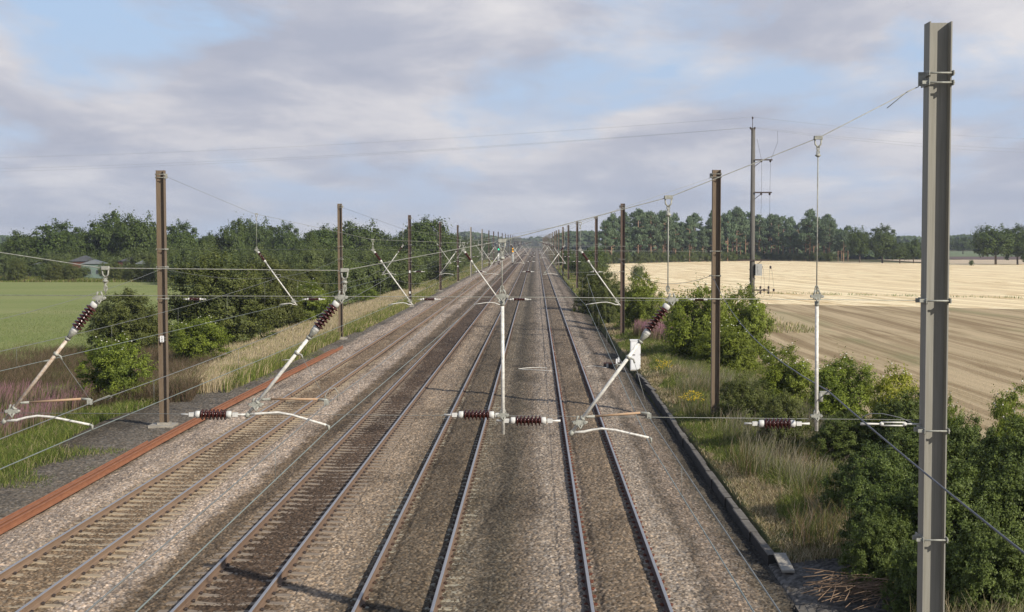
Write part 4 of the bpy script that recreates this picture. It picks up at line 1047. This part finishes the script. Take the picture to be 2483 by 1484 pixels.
# thicket along the left of the line
for i in range(26):
    Y = 190*math.exp(i*.042)+rp.uniform(-5, 5); X = -20.5-rp.uniform(0, 6)+ (2 if Y > 260 else 0)
    plant('scrub', i % 3, X, Y, -1, rp.uniform(5.5, 8), rp.uniform(4.6, 7.0), 'willow_shrub', 'pale green willow shrub in the long thicket left of the tracks', 'bush', 'willow shrubs of the thicket on the left')
for i in range(46):
    px = 5+i*22+rp.uniform(-8, 8); Y = rp.uniform(250, 300) if px > 380 else rp.uniform(318, 335)
    if 160 < px < 250: Y = rp.uniform(330, 345)
    yt = rp.uniform(592, 618) if px > 300 else rp.uniform(608, 628)
    plant_px('scrub', i % 3, px-28, px+28, yt, Y, -1, 'willow_shrub', 'pale green willow shrub in the long thicket left of the tracks', 'bush', 'willow shrubs of the thicket on the left', wk=1.25)
for i in range(9):
    px = (40, 128, 156, 196, 258, 285, 312, 345, 95)[i]; plant_px('scrub', i % 3, px-17, px+17, (628, 638, 632, 645, 634, 642, 644, 638, 640)[i], 298+i, -1, 'willow_shrub', 'green shrub in front of the caravans beyond the meadow', 'bush', 'shrubs in front of the caravans', wk=1.3)
for i, (x0, x1, yt) in enumerate(((20, 60, 634), (110, 158, 640), (150, 190, 646), (255, 300, 640), (300, 350, 645), (348, 385, 622))):
    plant_px('hawthorn', i % 2, x0, x1, yt, 292, -1, 'hedge_bush', ['dark bush at the left edge of the meadow hedge', 'dark bush between the caravans, left of the small green one', 'low dark bush before the brown-roofed chalet', 'bush right of the pale green caravan', 'bush in front of the right-hand chalet', 'tall dark bush beside the nearest left mast at the meadow end'][i], 'bush', 'hedge bushes in front of the caravans')
# oaks behind
OK = [(60, 562, 80, 350), (140, 545, 120, 350), (195, 552, 90, 345), (265, 524, 95, 345), (340, 522, 92, 340), (437, 546, 90, 345), (505, 560, 70, 350), (570, 540, 70, 350), (625, 534, 85, 420), (690, 548, 80, 400), (780, 543, 115, 330),
      (745, 570, 60, 325), (875, 540, 110, 360), (930, 572, 70, 380), (1022, 522, 112, 330), (975, 565, 60, 340), (1078, 555, 60, 430), (400, 572, 70, 330), (15, 580, 60, 420), (1105, 577, 44, 520), (1140, 575, 40, 600), (1175, 577, 36, 700)]
ol = ['at the far left edge', 'left of the tall pair', 'just left of the tallest left pair', 'tall, first of the pair left of the nearest left mast', 'tall, second of the pair left of the nearest left mast', 'right behind the nearest left mast', 'low, right of the nearest left mast',
      'left of the bluish crown', 'bluish, seen above the low thicket', 'rounded, right of the bluish crown', 'broad and dark, just left of the second left mast', 'small, left of the broad dark one', 'wide and pale, right of the second left mast', 'low, between the pale one and the big round one',
      'big and round, around the third left mast', 'small, left of the big round one', 'right of the fourth left mast', 'low and dark behind the nearest left mast', 'faint, behind the left edge', 'far down the line, right of the fifth left mast', 'far down the line, by the sixth left mast', 'farthest small one in the left row']
for i, (px, yt, w, Y) in enumerate(OK):
    plant_px('oak', i % 4, px-w/2, px+w/2, yt, Y, -1, 'oak_tree', 'oak tree '+ol[i], 'tree', 'oak trees beyond the thicket on the left', wk=1.1)
# pines of the plantation on the right
top_px = [(1460, 533), (1490, 522), (1515, 545), (1545, 518), (1580, 517), (1610, 522), (1640, 540), (1668, 521), (1700, 545), (1722, 515), (1760, 522), (1790, 514), (1815, 535), (1838, 518), (1862, 515), (1890, 520), (1915, 545), (1945, 535), (1968, 520), (1990, 528), (2015, 545), (2040, 553)]
n = 0
for row, (dY, dz) in enumerate(((0, 0), (14, 6), (28, 2))):
    for i, (px, yt) in enumerate(top_px):
        px2 = px + row*11 + rp.uniform(-8, 8); Y = float(np.interp(px2, [1450, 1862, 2230], [520, 612, 540])) + dY + rp.uniform(-4, 4)
        yt2 = yt + rp.uniform(-9, 14) + dz; h = P(px2, yt2, Y).z+1
        plant('pine', rp.randrange(5), P(px2, 600, Y).x, Y, -1, h*rp.uniform(.40, .55), h, 'pine_tree', 'tall pine in the dense plantation beyond the pale stubble field', 'tree', 'pine trees of the plantation')
for i in range(34):                    # undergrowth at the foot of the pines
    px = 1455+i*17+rp.uniform(-6, 6); Y = float(np.interp(px, [1450, 1862, 2230], [520, 612, 540]))-3
    plant_px('scrub', i % 3, px-14, px+14, 612+rp.uniform(-6, 6), Y, -1, 'woodland_shrub', 'low green shrub at the foot of the pine plantation', 'bush', 'shrubs edging the pine plantation', wk=1.2)
for i, (px, yt, w, Y, lab) in enumerate(((2085, 553, 50, 560, 'oak tree at the right end of the pine plantation'), (2140, 552, 66, 545, 'broad oak tree right of the pines'), (2182, 585, 52, 535, 'low yellowish tree at the end of the wood'), (2215, 585, 40, 535, 'dark tree touching the near grey mast'),
      (2415, 549, 94, 505, 'large oak tree standing alone in the field near the right edge'), (2468, 552, 74, 508, 'oak tree right of the lone large oak'), (2492, 600, 30, 500, 'small tree cut off by the right edge of the view'),
      (2335, 578, 40, 900, 'pale rounded tree beyond the ploughed strip right of the near mast'), (2300, 580, 50, 1000, 'dark bluish tree seen just right of the near mast'), (2375, 577, 44, 980, 'dark bluish tree between the pale one and the lone oak'),
      (1420, 600, 66, 300, 'dark green tree behind the third right mast'), (1452, 610, 40, 320, 'round dark tree left of the pine plantation'), (1360, 610, 30, 420, 'green tree among the far right masts'), (1378, 607, 34, 360, 'tall green shrub tree beside the fifth right mast'))):
    plant_px('oak', i % 4, px-w/2, px+w/2, yt, Y, -1, 'oak_tree', lab, 'tree', 'broad trees on the right', wk=1.12)
for i in range(16):
    Y = 215*math.exp(i*.07); plant('scrub', i % 3, 9.5+rp.uniform(0, 3), Y, -1, rp.uniform(3.5, 5.5), rp.uniform(2.2, 4.6)*(1 if Y > 260 else .5), 'willow_shrub', 'green shrub growing behind the far masts on the right', 'bush', 'shrubs along the right-hand masts')
for x0, x1, yt, Y, lab in ((2283, 2300, 628, 470, 'tiny bush in the field right of the near grey mast'), (2350, 2362, 630, 480, 'tiny bush left of the lone oak')):
    plant_px('scrub', 0, x0, x1, yt, Y, -1, 'field_shrub', lab, 'bush')

# far woods and hills
def wood(name, x0, x1, y_tops, Y, zg, depth, n, size, lab):
    rng = np.random.default_rng(int(Y)); px = rng.uniform(x0, x1, n); yy = np.interp(px, [a for a, b in y_tops], [b for a, b in y_tops])
    X = np.array([P(p, 600, Y).x for p in px[:1]]) if False else (px-VX)/F*Y
    top = CZ + (VY-yy)/F*Y; t = rng.uniform(0, 1, n)**.6
    bump = 3.5*(fbm(X*.09, X*0+3.3, 2, 3)-.5)
    hgt = (top-zg)*(.25+.75*t) + bump
    dep = rng.uniform(0, depth, n)*(1-t*.3); Z = zg+hgt-dep*.02
    C = np.stack([X, Y+dep, Z], 1); N = np.stack([rng.normal(size=n)*.6, -1+rng.normal(size=n)*.5, rng.normal(size=n)*.5+.7], 1)
    cl = fbm(X*.12, Z*.3, 9, 3)
    me = leaf_mesh(name, C, N, size*rng.uniform(.6, 1.3, n), np.clip(cl*1.4-.2+rng.uniform(-.15, .15, n), 0, 1), M['farwood'], .8, rng)
    o = link(name, me); tag(o, lab, 'wood', kind='stuff')
wood('distant_wood', 1340, 1452, [(1340, 578), (1355, 566), (1390, 562), (1420, 560), (1452, 562)], 1150, -1, 120, 9000, 1.7, 'bluish far-off wooded rise behind the right-hand masts')
wood('distant_wood', 1085, 1215, [(1085, 574), (1110, 566), (1135, 562), (1165, 566), (1190, 572), (1215, 578)], 1900, -1, 200, 7000, 2.6, 'bluish distant wooded hill above the left masts')
wood('distant_wood', 1215, 1400, [(1215, 579), (1280, 579), (1288, 574), (1294, 579), (1304, 573), (1315, 577), (1345, 578), (1400, 574)], 2200, -1, 250, 7000, 2.6, 'faint treeline where the tracks vanish')
wood('distant_wood', 2180, 2540, [(2180, 576), (2210, 573), (2240, 580), (2300, 572), (2340, 570), (2380, 572), (2430, 576), (2540, 577)], 1300, -1, 200, 16000, 1.9, 'bluish treeline far off at the right edge')
wood('distant_wood', -60, 60, [(-60, 576), (0, 572), (60, 580)], 1500, -1, 200, 5000, 2.1, 'bluish treeline far off at the left edge')
wood('distant_wood', 380, 1120, [(380, 586), (1120, 580)], 700, -1, 150, 12000, 1.4, 'dark woodland mass seen in the gaps behind the left trees')
wood('distant_wood', 1440, 2240, [(1440, 600), (1500, 585), (1990, 585), (2060, 590), (2110, 612), (2240, 612)], 660, -1, 60, 14000, 1.3, 'shaded interior of the plantation behind the front pines')

# ------------------------------------------------------------------ fields
def sheet(name, pts, z, mat, kind='structure'):
    me = bpy.data.meshes.new(name); me.from_pydata([(x, y, z) for x, y in pts], [], [list(range(len(pts)))]); me.materials.append(M[mat]); me.update()
    o = link(name, me); tag(o, kind=kind); return o
sheet('stubble_field', [(12.5, 190), (30, 190), (62, 174), (160, 150), (620, 60), (620, 420), (300, 480), (190, 505), (150, 528), (100, 618), (55, 575), (24, 515), (16, 400), (11, 260)], -1.008, 'stubble_far')
sheet('stubble_field', [(14.5, -60), (620, -60), (620, 66), (160, 156), (62, 180), (30, 196), (12.5, 196), (13.5, 100)], -1.02, 'stubble_near')
sheet('meadow', [(-260, 60), (-24, 60), (-23, 110), (-25, 180), (-24, 312), (-260, 312)], -1.012, 'meadow')
sheet('far_meadow', [(-1200, -100), (-265, -100), (-265, 312), (-1200, 312)], -1.03, 'meadow')
M['ploughed'] = simple('ploughed_soil', (.12, .075, .06), .95, 0, .2, .05)
M['pasture'] = simple('far_pasture', (.15, .19, .08), .95, 0, .2, .02)
M['far_straw'] = simple('far_straw', (.56, .44, .29), .95, 0, .15, .03)
sheet('far_straw_field', [(150, 515), (900, 420), (900, 640), (150, 640)], -1.01, 'far_straw')
sheet('ploughed_strip', [(190, 645), (900, 645), (900, 760), (190, 760)], -1.0, 'ploughed')
sheet('far_pasture', [(190, 765), (1100, 765), (1100, 1150), (190, 1150)], -1.0, 'pasture')
sheet('far_straw_field', [(22, 640), (90, 640), (110, 900), (24, 900)], -1.0, 'far_straw')
for x in range(6): pass

# ------------------------------------------------------------------ grass and weeds
def blades(name, rng, X, Y, z, h, w, cols, lean=.25, tips=None, lab=None):
    w = w*.5; n = len(X); a = rng.uniform(0, 6.28, n); l = rng.normal(size=(n, 2))*lean; l[:, 0] += .12
    ux = np.cos(a)*w; uy = np.sin(a)*w
    b = np.stack([X, Y, z], 1); mid = b + np.stack([l[:, 0]*h*.3, l[:, 1]*h*.3, h*.6], 1); tp = b + np.stack([l[:, 0]*h, l[:, 1]*h, h], 1)
    u = np.stack([ux, uy, ux*0], 1)
    V = np.stack([b-u, b+u, mid+u*.8, mid-u*.8, tp+u*.25, tp-u*.25], 1).reshape(-1, 3)
    i = np.arange(n)*6; Q = np.concatenate([np.stack([i, i+1, i+2, i+3], 1), np.stack([i+3, i+2, i+4, i+5], 1)])
    c = np.repeat(cols[:, None, :], 6, 1)
    if tips is not None: c[:, 4:] = tips[:, None, :]; c[:, 2:4] = (c[:, 2:4]*.6+tips[:, None, :]*.4)
    o = link(name, np_mesh(name, V, Q, M['blade'], cols={'col': c.reshape(-1, 3)})); tag(o, lab, 'grass' if 'grass' in name else 'weeds', kind='stuff'); return o
def scatter(rng, n, x0, x1, y0, y1, dens=None, near=True):
    n = int(n*1.55); u = rng.uniform(0, 1, n); Y = y0*(y1/y0)**u if near else rng.uniform(y0, y1, n); X = rng.uniform(x0, x1, n)
    if dens is not None:
        k = rng.uniform(0, 1, n) < dens(X, Y); X, Y = X[k], Y[k]
    return X, Y
def pal(rng, n, cs, wt):
    i = rng.choice(len(cs), n, p=np.array(wt)/sum(wt)); return np.array(cs)[i]*rng.uniform(.82, 1.15, (n, 1))
STRAW = (.46, .37, .22); PALE = (.55, .46, .31); GRN = (.12, .17, .035); YG = (.22, .25, .06); DK = (.07, .10, .025); BRN = (.20, .13, .07); OL = (.17, .17, .06)
rng = np.random.default_rng(77)
# pale tall grass on the left bank
X, Y = scatter(rng, 170000, -22.5, -14.6, 72, 210, lambda X, Y: np.clip(1.25-np.abs(X+18.3)/4.4, 0, 1)*np.clip((fbm(X*.5, Y*.15, 3)-.25)*3, .1, 1)*((X < -15.6+.008*(Y-60)) | (Y > 120))*((X > -19.3) | (Y > 94)))
GZ = lambda X, Y: np.where(X > -18.8, np.interp(X, [-18.8, -17.6, -14.3, -13.5], [-.60, -.44, -.38, -.3]), ground_h(X, Y))
g = GZ(X, Y); mix = fbm(X*.35, Y*.12, 5)
hh = rng.uniform(.5, 1.0, len(X))*np.clip((-14.6-X)*.9+.2, .2, 1)
cols = pal(rng, len(X), [STRAW, PALE, YG, GRN], [5, 5, .8, .4]); low = (X > -16.0) | (mix < .30); cols[low] = pal(rng, low.sum(), [YG, GRN, STRAW, OL], [3, 2, 2, 1])
blades('tall_grass', rng, X, Y, g-.03, hh, .016+.00022*Y, cols, .22, lab='pale tall dry grass on the bank left of the tracks')
# short green growth at left front
X, Y = scatter(rng, 150000, -34, -13.9, 44, 100, lambda X, Y: np.clip((fbm(X*.45, Y*.25, 13)-.40 + np.clip((-17.3-X)*.3, -.05, .5))*6, 0, 1)*(~((X > -18.9+.12*np.abs(Y-61)) & (Y > 52.5) & (Y < 71))))
g = GZ(X, Y); cols = pal(rng, len(X), [GRN, YG, DK, STRAW, OL], [4, 3, 2, .8, 2])
blades('verge_grass', rng, X, Y, g-.02, rng.uniform(.08, .34, len(X))*np.clip((-X-15)*.35+.35, .3, 1.5), .008+.0002*Y, cols, .4, lab='patchy green and yellow grass at the left below the willowherb')
# brown weeds
X, Y = scatter(rng, 90000, -38, -16.2, 68, 105, lambda X, Y: np.clip((fbm(X*.3, Y*.15, 23)-.30)*5, 0, 1)*(((X > -23.5) & (Y < 92) & (X < -17.5+.16*(75-Y)) & (X < -16.2)) | ((X < -23) & (Y > 76))))
blades('dead_weeds', rng, X, Y, GZ(X, Y)-.03, rng.uniform(.5, 1.25, len(X)), .017, pal(rng, len(X), [(.17, .12, .08), (.11, .08, .05), (.09, .10, .04), (.26, .19, .13)], [3, 3, 2, 1.2]), .35, lab='brown dead weeds either side of the bright elder bush on the left')
# small white seed heads in the weeds
# willowherb
def willowherb(n, x0, x1, y0, y1, lab, h=(1.0, 1.5)):
    X, Y = scatter(rng, n, x0, x1, y0, y1, lambda X, Y: np.clip((fbm(X*.8, Y*.4, 43)-.33)*5, 0, 1), False)
    m = len(X); tips = pal(rng, m, [(.45, .21, .30), (.36, .18, .22), (.18, .16, .07)], [3, 2, 2])
    blades('willowherb_weeds', rng, X, Y, ground_h(X, Y)-.05, rng.uniform(*h, m), .022, pal(rng, m, [GRN, DK, OL, BRN], [3, 2, 2, 1]), .12, tips, lab=lab)
willowherb(7000, -29, -21.5, 54, 74, 'pink willowherb at the left edge below the meadow')
willowherb(4500, 7.3, 9.9, 100, 111, 'patch of pink willowherb beside the second right mast', (1.1, 1.6))
# right verge
def rdens(X, Y):
    return np.clip((fbm(X*.6, Y*.25, 33)-.24)*4, 0, 1)*np.clip((X-5.72)*3, 0, 1)*(1-.96*((Y < 33.2)))
X, Y = scatter(rng, 420000, 5.6, 15, 24, 230, rdens)
g = ground_h(X, Y); mix = fbm(X*.5, Y*.18, 53)
cols = pal(rng, len(X), [YG, GRN, STRAW, OL, DK], [4, 4, 1.0, 3, 1.2]); k = (mix > .66-.26*np.clip((7.0-X), 0, 1.2)); cols[k] = pal(rng, k.sum(), [STRAW, PALE, OL, BRN], [3, 2, 2, 1.5])
blades('verge_grass', rng, X, Y, g-.03, rng.uniform(.12, .46, len(X))*np.clip((X-5.5)*.6, .35, 1.25), .005+.00022*Y, cols, .5, lab='mixed green and straw-coloured verge grass right of the kerb')
X, Y = scatter(rng, 26000, 6.3, 13.5, 34, 72, lambda X, Y: np.clip((fbm(X*.9, Y*.4, 63)-.5)*6, 0, 1))
blades('verge_weeds', rng, X, Y, ground_h(X, Y)-.03, rng.uniform(.5, 1.0, len(X)), .012, pal(rng, len(X), [DK, OL, BRN, (.34, .27, .20)], [3, 3, 2, 1.5]), .3, lab='taller seeding weeds in clumps on the right verge')
X, Y = scatter(rng, 9000, 6.6, 13.5, 40, 78, lambda X, Y: np.clip((fbm(X*.7, Y*.35, 73)-.5)*7, 0, 1))
blades('thistle_weeds', rng, X, Y, ground_h(X, Y)-.03, rng.uniform(.7, 1.15, len(X)), .016, pal(rng, len(X), [DK, OL], [2, 2]), .2, pal(rng, len(X), [(.33, .29, .23), (.28, .22, .16)], [2, 1]), lab='tall thistles with pale seed heads on the right verge')
# tall stalks in the bottom right corner
X, Y = scatter(rng, 2600, 6.9, 10.6, 22.5, 26.5, None, False)
blades('corner_grass', rng, X, Y, Y*0-.2, rng.uniform(.5, 1.1, len(X)), .008, pal(rng, len(X), [STRAW, PALE, OL], [3, 2, 3]), .2, lab='tall dry grass stalks in the bottom right corner')
# grass strip between the two stubble fields, meadow margin, field edges
X, Y = scatter(rng, 26000, 24, 130, 160, 260, lambda X, Y: (np.abs(Y-(222-.55*(X-47)-.0*X)) < 2.2)*np.clip((X-22)*.05, 0, 1)*np.clip((fbm(X*.4, Y*.1, 3)-.2)*4, 0, 1), False)
blades('field_strip_grass', rng, X, Y, Y*0-1.02, rng.uniform(.1, .42, len(X)), .07, pal(rng, len(X), [YG, GRN, OL, STRAW], [2, 2, 2, 1]), .3, lab='rough green strip crossing the stubble field')
X, Y = scatter(rng, 20000, 10.5, 26, 130, 215, lambda X, Y: np.clip((fbm(X*.2, Y*.08, 4)-.42)*6, 0, 1)*np.clip(1.3-(X-10)/14, 0, 1), False)
blades('field_margin_grass', rng, X, Y, Y*0-1.02, rng.uniform(.1, .45, len(X)), .06, pal(rng, len(X), [YG, DK, OL, STRAW], [2, 1, 3, 3]), .3, lab='rough grass margin of the stubble field by the railway')
X, Y = scatter(rng, 40000, -150, -24, 288, 306, None, False)
blades('meadow_margin_grass', rng, X, Y, Y*0-1.02, rng.uniform(.2, 1.0, len(X))*np.clip(fbm(X*.1,Y*.1,2)*2.2-.4,.2,1.2), .10, pal(rng, len(X), [YG, GRN, OL, STRAW, BRN], [3, 3, 3, .8, 1]), .3, lab='rough grass along the far edge of the meadow')
X, Y = scatter(rng, 90000, -60, -22.5, 84, 200, lambda X, Y: np.clip(1.1-(Y-84)/110, 0, 1))
blades('meadow_grass', rng, X, Y, Y*0-1.03, rng.uniform(.06, .16, len(X)), .02+.0001*Y, pal(rng, len(X), [(.19, .23, .08), (.22, .25, .10), (.17, .22, .07), (.26, .26, .13)], [3, 3, 2, 1]), .4, lab='meadow grass of the green field on the left')
# right-hand strip beside the far masts
X, Y = scatter(rng, 60000, 5.5, 9.5, 150, 520, lambda X, Y: np.clip((fbm(X*.5, Y*.08, 6)-.3)*5, 0, 1))
blades('verge_grass', rng, X, Y, Y*0-.35, rng.uniform(.2, .6, len(X)), .03+.00025*Y, pal(rng, len(X), [YG, GRN, STRAW, OL], [3, 2, 2, 2]), .3, lab='grass along the far right-hand masts')
X, Y = scatter(rng, 90000, -22, -14.8, 190, 560, lambda X, Y: np.clip((fbm(X*.5, Y*.08, 7)-.28)*5, 0, 1))
blades('verge_grass', rng, X, Y, ground_h(X, Y)-.05, rng.uniform(.3, .8, len(X)), .03+.00025*Y, pal(rng, len(X), [YG, GRN, STRAW, OL, PALE], [3, 2, 2, 2, 1]), .3, lab='grass along the far left-hand masts')
# ragwort plants with yellow heads
def ragwort(px, yb, lab):
    g = G(px, yb, -.2); r = empty('ragwort', (g.x, g.y, -.25), 0, lab, 'wild flower', 'yellow ragwort plants on the right verge')
    a = MB(); f = MB()
    for i in range(26):
        x, y = rp.gauss(0, .28), rp.gauss(0, .28); h = rp.uniform(.7, 1.15); a.path([(x*.4, y*.4, 0), (x, y, h)], .008, 4)
        for j in range(5):
            fx, fy, fz = x+rp.gauss(0, .06), y+rp.gauss(0, .06), h+rp.uniform(-.05, .06); f.lathe((fx, fy, fz-.01), (fx, fy, fz+.015), [(0, .012), (1, .035)], 6)
    a.build('stems', simple('ragwort_stem', (.10, .13, .04), .9), r); f.build('flowers', simple('ragwort_yellow', (.62, .46, .02), .8), r)
ragwort(1683, 1010, 'yellow flowering ragwort plant left of the foot of the brown right-hand mast')
ragwort(1610, 925, 'yellow ragwort plant behind the white cabinet, half faded')

# ------------------------------------------------------------------ caravans and chalets beyond the meadow, fence
def chalet(x0, x1, ye, yr, Y, wall, roof, lab, depth=9.0, windows=2, flatroof=False):
    a = P(x0, 650, Y).x; b = P(x1, 650, Y).x; W = b-a; he = P(0, ye, Y).z+1; hr = P(0, yr, Y).z+1
    r = empty('caravan' if flatroof else 'chalet', ((a+b)/2, Y, -1), .25, lab, 'caravan' if flatroof else 'chalet', 'holiday caravans and chalets beyond the meadow')
    MB().box(-W/2, W/2, 0, depth, .0, he).build('wall', M[wall], r)
    MB().prism([(-W/2-.3, he+.01), (W/2+.3, he+.01), (0, hr)], 'y', -.35, depth+.3).build('roof', M[roof], r)
    for i in range(windows):
        x = -W/2+W*(i+.6)/(windows+.2); w = MB(); w.box(x-.75, x+.75, -.05, -.003, 1.0, 2.0); fr = w.build('window', M['caravan_roof'], r)
        MB().box(x-.65, x+.65, -.07, -.052, 1.1, 1.9).build('pane', M['glass'], fr)
chalet(85, 142, 641, 630, 322, 'caravan', 'caravan_roof', 'pale green caravan farthest left beyond the meadow', windows=1, flatroof=True)
chalet(168, 240, 634, 620, 326, 'brown_wall', 'slate', 'brown chalet with a dark pitched roof beyond the meadow')
chalet(198, 256, 640, 630, 312, 'caravan', 'caravan_roof', 'pale green caravan in front of the brown chalet', flatroof=True)
chalet(288, 352, 634, 622, 322, 'brown_wall', 'slate', 'brown chalet half hidden left of the nearest left mast')
chalet(330, 358, 640, 632, 314, 'caravan', 'caravan_roof', 'pale caravan end beside the nearest left mast', windows=1, flatroof=True)
def fence():
    r = empty('rail_fence', (0, 0, 0), 0, 'low pale rail fence in the grass left of the second left mast', 'fence')
    a = G(745, 733, -1); b = G(822, 735, -1); m = MB().path([a+Vector((0, 0, .95)), b+Vector((0, 0, .95))], .06, 5); m.path([a+Vector((0, 0, .5)), b+Vector((0, 0, .5))], .04, 5); m.build('rails', M['fence'], r)
    for i in range(4):
        p = a.lerp(b, i/3); MB().box(p.x-.06, p.x+.06, p.y-.06, p.y+.06, -1.05, .05).build('post', M['fence'], r)
fence()

# ------------------------------------------------------------------ air
def haze():
    t = NT('haze_air'); v = t.n('ShaderNodeVolumePrincipled', {'Color': (.78, .84, .95), 'Density': .00017, 'Anisotropy': .2})
    m = t.out(None, v.outputs[0]); mb = MB(); mb.box(-2600, 2600, -120, 2700, -3, 60); o = mb.build('haze', m); tag(o, kind='stuff')
haze()
